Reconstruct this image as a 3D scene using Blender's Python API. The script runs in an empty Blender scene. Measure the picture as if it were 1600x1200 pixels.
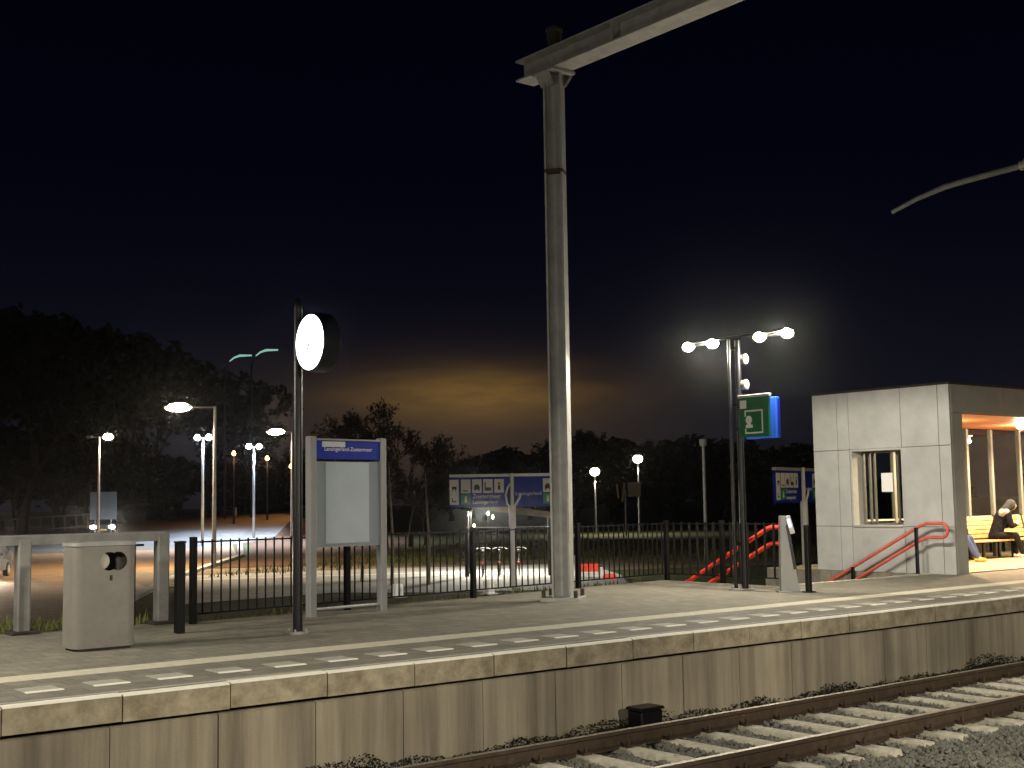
import bpy, bmesh, math, random
from mathutils import Vector, Matrix, noise
random.seed(7)
R = math.radians
scene = bpy.context.scene
COL = scene.collection

# ------------------------------------------------------------------ camera
cam_d = bpy.data.cameras.new('camera')
cam = bpy.data.objects.new('camera', cam_d); COL.objects.link(cam); scene.camera = cam
cam_d.sensor_width = 36.0; cam_d.lens = 45.0
cam_d.clip_start = 0.05; cam_d.clip_end = 3000
yaw, pitch, roll = R(38.679), R(5.195), R(-0.875)
ax = Vector((math.sin(yaw)*math.cos(pitch), math.cos(yaw)*math.cos(pitch), math.sin(pitch)))
rt = ax.cross(Vector((0, 0, 1))).normalized(); up = rt.cross(ax)
rt2 = math.cos(roll)*rt + math.sin(roll)*up; up2 = -math.sin(roll)*rt + math.cos(roll)*up
cam.matrix_world = Matrix(((rt2.x, up2.x, -ax.x, 0.0), (rt2.y, up2.y, -ax.y, 0.0), (rt2.z, up2.z, -ax.z, 1.6), (0, 0, 0, 1)))

# ------------------------------------------------------------------ night sky: navy overhead, greenhouse glow low in the north-east
world = bpy.data.worlds.new('World'); scene.world = world; world.use_nodes = True
wn = world.node_tree.nodes; wl = world.node_tree.links; wn.clear()
def W(t, **kw):
    n = wn.new(t)
    for k, v in kw.items(): setattr(n, k, v)
    return n
def wmath(op, a, b=None, c=None):
    n = W('ShaderNodeMath', operation=op)
    for i, v in enumerate((a, b, c)):
        if v is None: continue
        if isinstance(v, (int, float)): n.inputs[i].default_value = v
        else: wl.new(v, n.inputs[i])
    return n.outputs[0]
tc = W('ShaderNodeTexCoord'); sep = W('ShaderNodeSeparateXYZ'); wl.new(tc.outputs['Generated'], sep.inputs[0])
el = wmath('MULTIPLY', wmath('ARCSINE', sep.outputs[2]), 180/math.pi)           # elevation, degrees
az = wmath('MULTIPLY', wmath('ARCTAN2', sep.outputs[0], sep.outputs[1]), 180/math.pi)
def gauss(v, mu, s):
    d = wmath('DIVIDE', wmath('SUBTRACT', v, mu), s)
    return wmath('EXPONENT', wmath('MULTIPLY', wmath('MULTIPLY', d, d), -1.0))
nz = W('ShaderNodeTexNoise'); nz.inputs['Scale'].default_value = 5; nz.inputs['Detail'].default_value = 7; nz.inputs['Roughness'].default_value = 0.62
mp = W('ShaderNodeMapping'); mp.inputs['Scale'].default_value = (1.6, 1.6, 9)
wl.new(tc.outputs['Generated'], mp.inputs[0]); wl.new(mp.outputs[0], nz.inputs[0])
nf = wmath('MAXIMUM', wmath('MULTIPLY_ADD', nz.outputs[0], 3.0, -0.72), 0.05)
def wcol(c, f):
    n = W('ShaderNodeVectorMath', operation='SCALE'); n.inputs[0].default_value = c; wl.new(f, n.inputs['Scale']); return n.outputs[0]
def wadd(a, b):
    n = W('ShaderNodeVectorMath', operation='ADD'); wl.new(a, n.inputs[0]); wl.new(b, n.inputs[1]); return n.outputs[0]
core = wmath('MULTIPLY', wmath('MULTIPLY', gauss(az, 37.2, 4.9), gauss(el, 4.75, 1.0)), nf)
wide = wmath('MULTIPLY', gauss(az, 35.8, 7.5), gauss(el, 3.2, 2.6))
haze_band = gauss(el, 0.0, 8.5)
upper = wmath('EXPONENT', wmath('MULTIPLY', wmath('MAXIMUM', el, 0.0), -0.035))
sky = W('ShaderNodeTexSky', sky_type='NISHITA'); sky.sun_disc = False
sky.sun_elevation = R(-7.0); sky.sun_rotation = R(250)
sk = W('ShaderNodeVectorMath', operation='SCALE'); wl.new(sky.outputs[0], sk.inputs[0]); sk.inputs['Scale'].default_value = 0.02
tot = wadd(wcol((0.125, 0.066, 0.010), core), wcol((0.040, 0.024, 0.010), wide))
tot = wadd(tot, wcol((0.0062, 0.0056, 0.0052), haze_band))
tot = wadd(tot, wcol((0.0004, 0.0010, 0.0062), upper))
tot = wadd(tot, sk.outputs[0])
bg = W('ShaderNodeBackground'); bg.inputs['Strength'].default_value = 1.0
wo = W('ShaderNodeOutputWorld'); wl.new(tot, bg.inputs[0]); wl.new(bg.outputs[0], wo.inputs[0])

vs = scene.view_settings
vs.view_transform = 'Standard'; vs.look = 'None'; vs.exposure = 0.0; vs.gamma = 1.0
cy = scene.cycles
cy.use_denoising = True
try: cy.denoiser = 'OPENIMAGEDENOISE'
except Exception: pass
cy.max_bounces = 6; cy.diffuse_bounces = 3; cy.glossy_bounces = 3; cy.transmission_bounces = 5; cy.transparent_max_bounces = 8
cy.sample_clamp_indirect = 4.0; cy.caustics_reflective = False; cy.caustics_refractive = False

# ------------------------------------------------------------------ helpers
MATS = {}
def mat(name, col, rough=0.7, metal=0.0, var=0.25, scale=6.0, bump=0.0, bscale=None, streak=False, spec=0.4, col2=None, joints=None):
    if name in MATS: return MATS[name]
    m = bpy.data.materials.new(name); m.use_nodes = True
    nt = m.node_tree; n = nt.nodes; l = nt.links; b = n['Principled BSDF']
    b.inputs['Roughness'].default_value = rough; b.inputs['Metallic'].default_value = metal
    b.inputs['Specular IOR Level'].default_value = spec
    t = n.new('ShaderNodeTexCoord'); mpn = n.new('ShaderNodeMapping')
    if streak: mpn.inputs['Scale'].default_value = (1, 1, 0.05)
    geo = n.new('ShaderNodeNewGeometry')
    l.new(geo.outputs['Position'], mpn.inputs[0])
    tx = n.new('ShaderNodeTexNoise'); tx.inputs['Scale'].default_value = scale; tx.inputs['Detail'].default_value = 6; tx.inputs['Roughness'].default_value = 0.65
    l.new(mpn.outputs[0], tx.inputs[0])
    rp = n.new('ShaderNodeValToRGB'); rp.color_ramp.elements[0].position = 0.32; rp.color_ramp.elements[1].position = 0.68
    c0 = col2 if col2 else tuple(c*(1-var) for c in col); c1 = tuple(min(1, c*(1+var*0.6)) for c in col)
    rp.color_ramp.elements[0].color = (*c0, 1); rp.color_ramp.elements[1].color = (*c1, 1)
    l.new(tx.outputs[0], rp.inputs[0])
    out = rp.outputs[0]
    tx2 = n.new('ShaderNodeTexNoise'); tx2.inputs['Scale'].default_value = 0.7; tx2.inputs['Detail'].default_value = 3
    l.new(geo.outputs['Position'], tx2.inputs[0])
    mx = n.new('ShaderNodeMix'); mx.data_type = 'RGBA'; mx.blend_type = 'MULTIPLY'; mx.inputs[0].default_value = min(0.7, var*1.5)
    rp2 = n.new('ShaderNodeValToRGB'); rp2.color_ramp.elements[0].position = 0.35; rp2.color_ramp.elements[1].position = 0.65
    rp2.color_ramp.elements[0].color = (0.6, 0.6, 0.6, 1); rp2.color_ramp.elements[1].color = (1, 1, 1, 1)
    l.new(tx2.outputs[0], rp2.inputs[0]); l.new(out, mx.inputs[6]); l.new(rp2.outputs[0], mx.inputs[7]); out = mx.outputs[2]
    if joints:
        br = n.new('ShaderNodeTexBrick'); br.inputs['Scale'].default_value = 1.0
        br.inputs['Brick Width'].default_value = joints[0]; br.inputs['Row Height'].default_value = joints[1]
        br.inputs['Mortar Size'].default_value = joints[2]; br.inputs['Color1'].default_value = (1, 1, 1, 1)
        br.inputs['Color2'].default_value = (0.80, 0.80, 0.80, 1); br.inputs['Mortar'].default_value = (0.45, 0.45, 0.45, 1)
        l.new(geo.outputs['Position'], br.inputs[0])
        m3 = n.new('ShaderNodeMix'); m3.data_type = 'RGBA'; m3.blend_type = 'MULTIPLY'; m3.inputs[0].default_value = 1.0
        l.new(out, m3.inputs[6]); l.new(br.outputs[0], m3.inputs[7]); out = m3.outputs[2]
    l.new(out, b.inputs['Base Color'])
    if bump:
        bp = n.new('ShaderNodeBump'); bp.inputs['Strength'].default_value = bump; bp.inputs['Distance'].default_value = 0.02
        tb = n.new('ShaderNodeTexNoise'); tb.inputs['Scale'].default_value = bscale or scale*4; tb.inputs['Detail'].default_value = 5
        l.new(geo.outputs['Position'], tb.inputs[0]); l.new(tb.outputs[0], bp.inputs['Height']); l.new(bp.outputs[0], b.inputs['Normal'])
    MATS[name] = m; return m
def emit(name, col, strength):
    if name in MATS: return MATS[name]
    m = bpy.data.materials.new(name); m.use_nodes = True
    b = m.node_tree.nodes['Principled BSDF']
    b.inputs['Base Color'].default_value = (0.8, 0.8, 0.8, 1)
    b.inputs['Emission Color'].default_value = (*col, 1); b.inputs['Emission Strength'].default_value = strength
    MATS[name] = m; return m
def glass(name, tint=(0.8, 0.9, 0.85), rough=0.02, fac=0.86):
    if name in MATS: return MATS[name]
    m = bpy.data.materials.new(name); m.use_nodes = True
    nt = m.node_tree; n = nt.nodes; l = nt.links; n.clear()
    tr = n.new('ShaderNodeBsdfTransparent'); tr.inputs[0].default_value = (*tint, 1)
    gl = n.new('ShaderNodeBsdfGlossy'); gl.inputs['Roughness'].default_value = rough
    fr = n.new('ShaderNodeFresnel'); fr.inputs[0].default_value = 1.5
    mx = n.new('ShaderNodeMixShader'); o = n.new('ShaderNodeOutputMaterial')
    ge = n.new('ShaderNodeNewGeometry'); mm = n.new('ShaderNodeMath'); mm.operation = 'SUBTRACT'; mm.inputs[0].default_value = 1.0; l.new(ge.outputs['Backfacing'], mm.inputs[1]); m2 = n.new('ShaderNodeMath'); m2.operation = 'MULTIPLY'; l.new(fr.outputs[0], m2.inputs[0]); l.new(mm.outputs[0], m2.inputs[1])
    l.new(m2.outputs[0], mx.inputs[0]); l.new(tr.outputs[0], mx.inputs[1]); l.new(gl.outputs[0], mx.inputs[2]); l.new(mx.outputs[0], o.inputs[0])
    MATS[name] = m; return m

class MB:
    def __init__(s): s.v = []; s.f = []; s.m = []; s.sm = []; s.mi = 0
    def add(s, vs_, fs, smooth=False):
        o = len(s.v); s.v += [tuple(v) for v in vs_]
        for f in fs: s.f.append(tuple(i+o for i in f)); s.m.append(s.mi); s.sm.append(smooth)
        return s
    def box(s, c, d, rz=0.0, rx=0.0, ry=0.0):
        M = Matrix.Translation(c) @ Matrix.Rotation(rz, 4, 'Z') @ Matrix.Rotation(ry, 4, 'Y') @ Matrix.Rotation(rx, 4, 'X')
        vs_ = [M @ Vector((x*d[0]/2, y*d[1]/2, z*d[2]/2)) for x in (-1, 1) for y in (-1, 1) for z in (-1, 1)]
        return s.add(vs_, [(0, 1, 3, 2), (4, 6, 7, 5), (0, 4, 5, 1), (2, 3, 7, 6), (0, 2, 6, 4), (1, 5, 7, 3)])
    def bbox(s, x0, x1, y0, y1, z0, z1): return s.box(((x0+x1)/2, (y0+y1)/2, (z0+z1)/2), (x1-x0, y1-y0, z1-z0))
    def bev(s, c, d, b=0.01, rz=0.0):
        # box with chamfered vertical and top edges
        hx, hy, hz = d[0]/2, d[1]/2, d[2]/2
        def ring(ix, iy, z): return [(-ix+b, -iy, z), (ix-b, -iy, z), (ix, -iy+b, z), (ix, iy-b, z), (ix-b, iy, z), (-ix+b, iy, z), (-ix, iy-b, z), (-ix, -iy+b, z)]
        P = ring(hx, hy, -hz) + ring(hx, hy, hz-b) + ring(hx-b, hy-b, hz)
        M = Matrix.Translation(c) @ Matrix.Rotation(rz, 4, 'Z')
        F = [tuple(reversed(range(8))), tuple(range(16, 24))]
        for k in (0, 8):
            for i in range(8): F.append((k+i, k+(i+1) % 8, k+8+(i+1) % 8, k+8+i))
        return s.add([M @ Vector(p) for p in P], F)
    def tube(s, p0, p1, r0, r1=None, n=8, caps=True):
        r1 = r0 if r1 is None else r1
        p0, p1 = Vector(p0), Vector(p1); d = (p1-p0)
        if d.length < 1e-6: return s
        d.normalize(); a = d.orthogonal().normalized(); b = d.cross(a)
        vs_ = []
        for p, r in ((p0, r0), (p1, r1)):
            for i in range(n):
                t = 2*math.pi*i/n; vs_.append(p + (a*math.cos(t)+b*math.sin(t))*r)
        F = [(i, (i+1) % n, n+(i+1) % n, n+i) for i in range(n)]
        s.add(vs_, F, n > 5)
        if caps: s.add(vs_, [tuple(reversed(range(n))), tuple(range(n, 2*n))])
        return s
    def path(s, pts, r, n=8):
        pts = [Vector(p) for p in pts]; rr = r if isinstance(r, (list, tuple)) else [r]*len(pts)
        vs_ = []; a = None
        for i, p in enumerate(pts):
            d = (pts[min(i+1, len(pts)-1)] - pts[max(i-1, 0)]).normalized()
            if a is None: a = d.orthogonal().normalized()
            a = (a - d*a.dot(d)).normalized(); b = d.cross(a)
            for k in range(n):
                t = 2*math.pi*k/n; vs_.append(p + (a*math.cos(t)+b*math.sin(t))*rr[i])
        F = []
        for i in range(len(pts)-1):
            for k in range(n): F.append((i*n+k, i*n+(k+1) % n, (i+1)*n+(k+1) % n, (i+1)*n+k))
        s.add(vs_, F, True)
        e = (len(pts)-1)*n
        return s.add(vs_, [tuple(reversed(range(n))), tuple(range(e, e+n))])
    def ball(s, c, r, nu=12, nv=8, sc=(1, 1, 1), rz=0):
        M = Matrix.Translation(c) @ Matrix.Rotation(rz, 4, 'Z')
        vs_ = [M @ Vector((0, 0, r*sc[2]))]
        for j in range(1, nv):
            ph = math.pi*j/nv
            for i in range(nu):
                t = 2*math.pi*i/nu
                vs_.append(M @ Vector((r*sc[0]*math.sin(ph)*math.cos(t), r*sc[1]*math.sin(ph)*math.sin(t), r*sc[2]*math.cos(ph))))
        vs_.append(M @ Vector((0, 0, -r*sc[2]))); L = len(vs_)-1
        F = [(0, 1+i, 1+(i+1) % nu) for i in range(nu)]
        for j in range(nv-2):
            for i in range(nu): F.append((1+j*nu+i, 1+(j+1)*nu+i, 1+(j+1)*nu+(i+1) % nu, 1+j*nu+(i+1) % nu))
        F += [(L, 1+(nv-2)*nu+(i+1) % nu, 1+(nv-2)*nu+i) for i in range(nu)]
        return s.add(vs_, F, True)
    def prism(s, poly, z0, z1):
        n = len(poly)
        vs_ = [(p[0], p[1], z0) for p in poly] + [(p[0], p[1], z1) for p in poly]
        return s.add(vs_, [tuple(reversed(range(n))), tuple(range(n, 2*n))] + [(i, (i+1) % n, n+(i+1) % n, n+i) for i in range(n)])
    def extr(s, prof, p0, p1, side, upv=(0, 0, 1)):
        # sweep a 2D profile (a,b) along p0->p1 ; a along 'side', b along up
        p0, p1, side, upv = Vector(p0), Vector(p1), Vector(side), Vector(upv); n = len(prof)
        vs_ = [p+side*a+upv*b for p in (p0, p1) for a, b in prof]
        return s.add(vs_, [tuple(reversed(range(n))), tuple(range(n, 2*n))] + [(i, (i+1) % n, n+(i+1) % n, n+i) for i in range(n)])
    def build(s, name, mats, parent=None, loc=None):
        me = bpy.data.meshes.new(name); me.from_pydata(s.v, [], s.f)
        mats = mats if isinstance(mats, (list, tuple)) else [mats]
        for m in mats: me.materials.append(m)
        me.polygons.foreach_set('material_index', s.m); me.polygons.foreach_set('use_smooth', s.sm)
        bm = bmesh.new(); bm.from_mesh(me); bmesh.ops.recalc_face_normals(bm, faces=bm.faces); bm.to_mesh(me); bm.free()
        me.update()
        o = bpy.data.objects.new(name, me); COL.objects.link(o)
        if parent: o.parent = parent
        if loc: o.location = loc
        return o
def tag(o, label, cat=None, group=None):
    o['label'] = label
    if cat: o['category'] = cat
    if group: o['group'] = group
    return o
def struct(o, label, cat):
    o['kind'] = 'structure'; return tag(o, label, cat)
def stuff(o, label=None, cat=None):
    o['kind'] = 'stuff'
    if label: tag(o, label, cat)
    return o
def thing(name, loc, label, cat, group=None, rz=0.0):
    e = bpy.data.objects.new(name, None); COL.objects.link(e); e.empty_display_size = 0.2
    e.location = loc; e.rotation_euler = (0, 0, rz); return tag(e, label, cat, group)
def clone(o, parent, loc=None, rz=None, name=None):
    c = o.copy(); COL.objects.link(c); c.parent = parent
    if loc is not None: c.location = loc
    if rz is not None: c.rotation_euler = (0, 0, rz)
    return c
def clone_tree(o, loc, rz, label, scale=None):
    c = o.copy(); COL.objects.link(c); c.location = loc; c.rotation_euler = (0, 0, rz); c['label'] = label
    if scale: c.scale = scale if isinstance(scale, tuple) else (scale,)*3
    for ch in list(o.children):
        d = clone(ch, c)
        for g in list(ch.children): clone(g, d)
    return c
def point_light(name, parent, loc, power, col, r=0.03, spot=None, aim=None):
    ld = bpy.data.lights.new(name, 'SPOT' if spot else 'POINT'); ld.energy = power; ld.color = col; ld.shadow_soft_size = r
    if spot: ld.spot_size = R(spot); ld.spot_blend = 0.15 if spot > 170 else 0.5
    o = bpy.data.objects.new(name, ld); COL.objects.link(o); o.parent = parent; o.location = loc
    return o
def text_mesh(name, body, size, m, parent, mw, align='LEFT', bold=0.0):
    cu = bpy.data.curves.new(name, 'FONT'); cu.body = body; cu.size = size; cu.align_x = align; cu.extrude = 0.001; cu.offset = bold
    t = bpy.data.objects.new(name+'_c', cu); COL.objects.link(t)
    dg = bpy.context.evaluated_depsgraph_get(); me = bpy.data.meshes.new_from_object(t.evaluated_get(dg))
    bpy.data.objects.remove(t); bpy.data.curves.remove(cu)
    me.materials.clear(); me.materials.append(m)
    me.transform(mw); me.update()
    o = bpy.data.objects.new(name, me); COL.objects.link(o); o.parent = parent
    return o

# ------------------------------------------------------------------ materials
M_pave = mat('grey_paving', (0.245, 0.225, 0.175), 0.85, var=0.22, scale=5, bump=0.25, bscale=60, joints=(0.3, 0.3, 0.006))
M_pave2 = mat('edge_paving', (0.21, 0.197, 0.158), 0.85, var=0.22, scale=7, bump=0.25, bscale=60)
M_cop = mat('coping_concrete', (0.34, 0.295, 0.205), 0.9, var=0.40, scale=6, bump=0.35, bscale=50, streak=False, col2=(0.19, 0.155, 0.10))
M_wall = mat('stained_concrete', (0.29, 0.25, 0.18), 0.92, var=0.5, scale=4.2, bump=0.3, bscale=40, streak=True, col2=(0.165, 0.14, 0.10))
M_white = mat('white_road_paint', (0.90, 0.87, 0.75), 0.75, var=0.08, scale=12)
M_tile = mat('pale_tile', (0.42, 0.40, 0.34), 0.8, var=0.2, scale=14)
M_band = mat('cream_band', (0.60, 0.56, 0.44), 0.85, var=0.15, scale=10, bump=0.2, bscale=50)
M_dirt = mat('dark_joint', (0.035, 0.03, 0.022), 0.95, var=0.3)
M_ballast = mat('ballast_stone', (0.17, 0.165, 0.14), 0.9, var=0.55, scale=14, bump=0.4, bscale=60, col2=(0.075, 0.07, 0.052))
M_bed = mat('ballast_bed', (0.085, 0.078, 0.06), 0.95, var=0.5, scale=22, bump=0.9, bscale=35)
M_rust = mat('rusty_rail_side', (0.060, 0.038, 0.022), 0.85, var=0.4, scale=10, bump=0.15)
M_railtop = mat('worn_rail_head', (0.38, 0.34, 0.27), 0.55, metal=0.7, var=0.2, scale=8)
M_sleeper = mat('sleeper_concrete', (0.55, 0.51, 0.40), 0.9, var=0.3, scale=12, bump=0.3, bscale=50)
M_black = mat('black_paint', (0.007, 0.007, 0.008), 0.35, var=0.2, spec=0.35)
M_fence = mat('black_fence_steel', (0.005, 0.005, 0.005), 0.55, var=0.2, spec=0.15)
M_galv = mat('galvanised_steel', (0.34, 0.34, 0.33), 0.55, metal=0.25, var=0.22, scale=5)
M_mast = mat('mast_steel', (0.33, 0.325, 0.30), 0.6, metal=0.15, var=0.22, scale=4)
M_grey = mat('grey_powder_coat', (0.27, 0.27, 0.265), 0.5, var=0.10, scale=4)
M_bin = mat('bin_metal', (0.21, 0.195, 0.17), 0.5, metal=0.1, var=0.12, scale=5)
M_blue = mat('sign_blue', (0.004, 0.020, 0.30), 0.5, var=0.08, spec=0.2)
M_green = mat('sign_green', (0.006, 0.13, 0.035), 0.4, var=0.08)
M_greenl = mat('sign_green_tile', (0.02, 0.28, 0.10), 0.45, var=0.08)
M_signw = mat('sign_white', (0.74, 0.74, 0.72), 0.5, var=0.06)
M_ink = mat('pictogram_ink', (0.05, 0.05, 0.06), 0.6, var=0.1)
M_poster = mat('faded_poster', (0.56, 0.60, 0.65), 0.5, var=0.07, scale=2)
M_case = mat('poster_case_back', (0.31, 0.335, 0.35), 0.5, var=0.08, scale=3)
M_red = mat('red_paint', (0.92, 0.075, 0.04), 0.4, var=0.12)
M_facade = mat('facade_panel', (0.45, 0.45, 0.435), 0.8, var=0.13, scale=2.2, bump=0.08, streak=False)
M_alu = mat('aluminium', (0.52, 0.52, 0.50), 0.4, metal=0.3, var=0.1)
M_wood = mat('oiled_wood', (0.42, 0.14, 0.035), 0.5, var=0.25, scale=9)
M_slat = mat('bench_wood', (0.58, 0.36, 0.16), 0.55, var=0.2, scale=9)
M_floor = mat('shelter_floor', (0.50, 0.38, 0.22), 0.5, var=0.12, scale=3)
M_grass = mat('grass_ground', (0.085, 0.095, 0.026), 0.95, var=0.45, scale=3.5, bump=0.8, bscale=25)
M_road = mat('asphalt', (0.13, 0.135, 0.135), 0.7, var=0.25, scale=1.2, bump=0.2, bscale=30)
M_brick = mat('brick_paving', (0.36, 0.23, 0.13), 0.8, var=0.3, scale=2.0, bump=0.3, joints=(0.6, 0.3, 0.01))
M_path = mat('light_concrete_path', (0.62, 0.63, 0.61), 0.85, var=0.22, scale=3, bump=0.2)
M_gravel = mat('tan_gravel', (0.27, 0.22, 0.15), 0.95, var=0.3, scale=2, bump=0.5)
M_soil = mat('dark_soil', (0.032, 0.025, 0.015), 0.95, var=0.5, scale=2.5, bump=0.8)
M_bark = mat('bark', (0.060, 0.048, 0.034), 0.95, var=0.4, scale=6)
M_twig = mat('twigs', (0.040, 0.032, 0.022), 0.95, var=0.4, scale=2)
M_leafd = mat('dark_foliage', (0.022, 0.024, 0.014), 0.9, var=0.5, scale=2)
M_hedge = mat('brown_leaf_litter', (0.12, 0.065, 0.035), 0.95, var=0.5, scale=5, bump=0.8)
M_weed = mat('dark_weeds', (0.013, 0.014, 0.007), 0.95, var=0.5, scale=9)
M_lampw = emit('lamp_warm_white', (1.0, 0.88, 0.66), 60)
M_lampp = emit('lamp_peach_white', (1.0, 0.80, 0.56), 130)
M_lampc = emit('lamp_cool_white', (0.74, 0.83, 1.0), 120)
M_lampo = emit('lamp_sodium', (1.0, 0.38, 0.07), 9)
M_lampg = emit('lamp_pale_green', (0.35, 0.80, 0.62), 0.55)
M_clock = emit('clock_face_light', (0.78, 0.90, 1.0), 13)
M_head = emit('headlight', (0.9, 0.95, 1.0), 250)
M_downl = emit('shelter_downlight', (1.0, 0.82, 0.6), 30)
M_glass = glass('clear_glass', (0.93, 0.97, 0.95))
M_glassd = glass('poster_glass', (0.98, 0.99, 0.99))
WARM = (1.0, 0.92, 0.77); PEACH = (1.0, 0.76, 0.48); COOL = (0.72, 0.82, 1.0); SOD = (1.0, 0.42, 0.10)
G = -1.3

# ------------------------------------------------------------------ ground, roads, embankment
g = MB(); g.prism([(-700, -700), (900, -700), (900, 900), (-700, 900)], G-0.5, G-0.02)
struct(g.build('ground', M_grass), 'dark grassy land around the station', 'ground')
def sheet(name, poly, z, m, label, cat, t=0.004):
    s = MB(); s.prism(poly, z-0.015, z); return struct(s.build(name, m), label, cat)
bank = MB()
bank.add([(3.0, 16.98, -0.02), (7.2, 16.95, -0.02), (7.7, 16.6, -0.02), (18.05, 18.0, -0.02), (18.05, 18.05, G-0.05), (18.05, 20.6, G-0.05), (7.4, 19.4, G-0.05), (3.0, 19.6, G-0.05)], [(0, 1, 6, 7), (1, 2, 3, 5, 6), (3, 4, 5)])
struct(bank.build('embankment', M_soil), 'earth bank falling away behind the platform fence', 'embankment')
sheet('station_square', [(16.0, 36.0), (21.7, 36.6), (24.0, 34.0), (29.3, 30.5), (34.0, 36.0), (39.0, 43.5), (37.6, 44.4), (31.4, 47.7), (27.6, 48.9), (22.5, 50.0)], G+0.010, M_path, 'pale concrete square below the platform behind the black fence', 'pavement')
kb = MB(); kb.add([(21.8, 46.6, G+0.016), (35.6, 40.6, G+0.016), (36.0, 41.2, G+0.016), (22.0, 47.4, G+0.016)], [(0, 1, 2, 3)])
struct(kb.build('square_line', M_white), 'white line across the pale square behind the fence', 'marking')
def ramp(name, rows, m_, label, cat):
    q = MB(); nx_ = len(rows[0]); V_ = [p for r_ in rows for p in r_]
    q.add(V_, [(j*nx_+i, j*nx_+i+1, (j+1)*nx_+i+1, (j+1)*nx_+i) for j in range(len(rows)-1) for i in range(nx_-1)], True)
    return struct(q.build(name, m_), label, cat)
RN = [(23.3, 84.3, -1.285), (27.1, 81.5, -1.285), (31.3, 81.75, -1.285), (35.5, 82.5, -1.285), (38.4, 81.7, -1.285), (43.6, 86.9, -1.285), (48.1, 90.0, -0.95)]
RF = [(37.4, 135.1, -1.27), (43.3, 130.3, -0.94), (48.3, 126.2, -0.46), (52.8, 122.6, 0.09), (57.3, 119.0, 0.38), (60.7, 116.1, 0.57), (63.5, 113.9, 0.64)]
RV = [(55.4, 200, -1.2), (64.3, 193, -1.1), (71.7, 187, -0.8), (78.3, 182, -0.05), (85, 176.5, 0.38), (90.1, 172.3, 0.66), (94.3, 169, 0.76)]
ramp('road', [RN, [tuple((p+q)/2 for p, q in zip(a_, b_)) for a_, b_ in zip(RN, RF)], RF], M_road, 'grey asphalt road rising to the right behind the fence', 'road')
ramp('road_verge', [RF, RV], M_gravel, 'sandy verge beyond the top of the rising road', 'verge')
rk = MB()
for a_, b_ in ((RN[5], RN[6]), (RN[6], RF[6])):
    rk.add([a_, b_, (b_[0]+1.5, b_[1]-2.0, G-0.05), (a_[0]+1.5, a_[1]-2.0, G-0.05)], [(0, 1, 2, 3)])
struct(rk.build('road_bank', M_hedge), 'brown bank below the rising road', 'bank')
sheet('road_approach', [(2, 28.5), (9, 28.8), (12.8, 34), (21.3, 48.5), (33, 66), (42.8, 86.5), (38.4, 82.2), (31.3, 82.2), (23.3, 85), (16, 70), (4, 44)], G+0.006, M_brick, 'brown paved road in the left foreground', 'road')
sheet('planting_bed', [(22.6, 50.2), (27.6, 49.1), (33, 52), (60, 88), (50, 92), (44, 86), (34, 66)], G+0.004, M_hedge, 'brown leaf covered ground between the square and the road', 'ground')
sheet('gravel_path', [(18.5, 44), (44, 36), (60, 40), (62, 47), (44, 47), (22, 56)], G+0.008, M_gravel, 'tan gravel path beyond the fence', 'path')
kr = MB()
for a, b in zip([(12.8, 34), (21.3, 48.5), (33, 66)], [(21.3, 48.5), (33, 66), (43.2, 86.5)]):
    a3, b3 = Vector((*a, G)), Vector((*b, G)); d = (b3-a3).normalized(); sd = Vector((d.y, -d.x, 0))
    kr.extr([(0, 0), (0.35, 0), (0.35, 0.13), (0, 0.13)], a3, b3, sd)
struct(kr.build('kerb', M_path), 'pale kerb along the bend of the road', 'kerb')

# ------------------------------------------------------------------ far platform
YE = 10.79
plat = MB()
plat.prism([(-30, YE+0.42), (70, YE+0.42), (70, 19.2), (22.6, 19.2), (22.6, 14.95), (18.1, 14.95), (18.1, 18.0), (7.6, 16.65), (7.0, 17.0), (-30, 17.0)], G-0.1, 0.0)
plat_o = struct(plat.build('platform', M_pave), 'raised station platform across the track', 'platform')
eb = MB(); eb.bbox(-30, 70, YE+0.16, YE+0.42, -0.2, -0.001); eb.build('edge_slab', M_pave2, plat_o)
# coping stones (front edge), one metre each
cp = MB()
cp.mi = 0; cp.extr([(0, -0.23), (0.30, -0.23), (0.30, -0.004), (0.03, -0.004), (0, -0.018)], (0.006, 0, 0), (0.998, 0, 0), (0, 1, 0))
cp.mi = 1; cp.extr([(-0.003, -0.016), (0.012, -0.006), (0.03, 0.003), (0.10, 0.003), (0.10, -0.003), (0.03, -0.003)], (0.006, 0, 0), (0.998, 0, 0), (0, 1, 0))
proto = None
for i in range(-6, 34):
    x = 4.325 + (i-0)*1.0045 - 1.0045
    y = YE + random.uniform(-0.006, 0.006); z = random.uniform(-0.004, 0.004)
    if proto is None: proto = cp.build('coping_stone', [M_cop, M_white], plat_o, (x, y, z))
    else: clone(proto, plat_o, (x, y, z))
back = MB(); back.bbox(-30, 70, YE+0.16, YE+0.3, -1.5, -0.21); back.build('wall_core', M_dirt, plat_o)
wp = MB(); wp.extr([(0, -1.2), (0.1, -1.2), (0.1, -0.275), (0.02, -0.275), (0, -0.29)], (0.007, 0, 0), (0.997, 0, 0), (0, 1, 0)); proto = None
for i in range(-6, 34):
    x = 4.25 + i*1.0 - 1.0; y = YE+0.085+random.uniform(-0.006, 0.006)
    if proto is None: proto = wp.build('wall_panel', M_wall, plat_o, (x, y, 0))
    else: clone(proto, plat_o, (x, y, 0))
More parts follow.
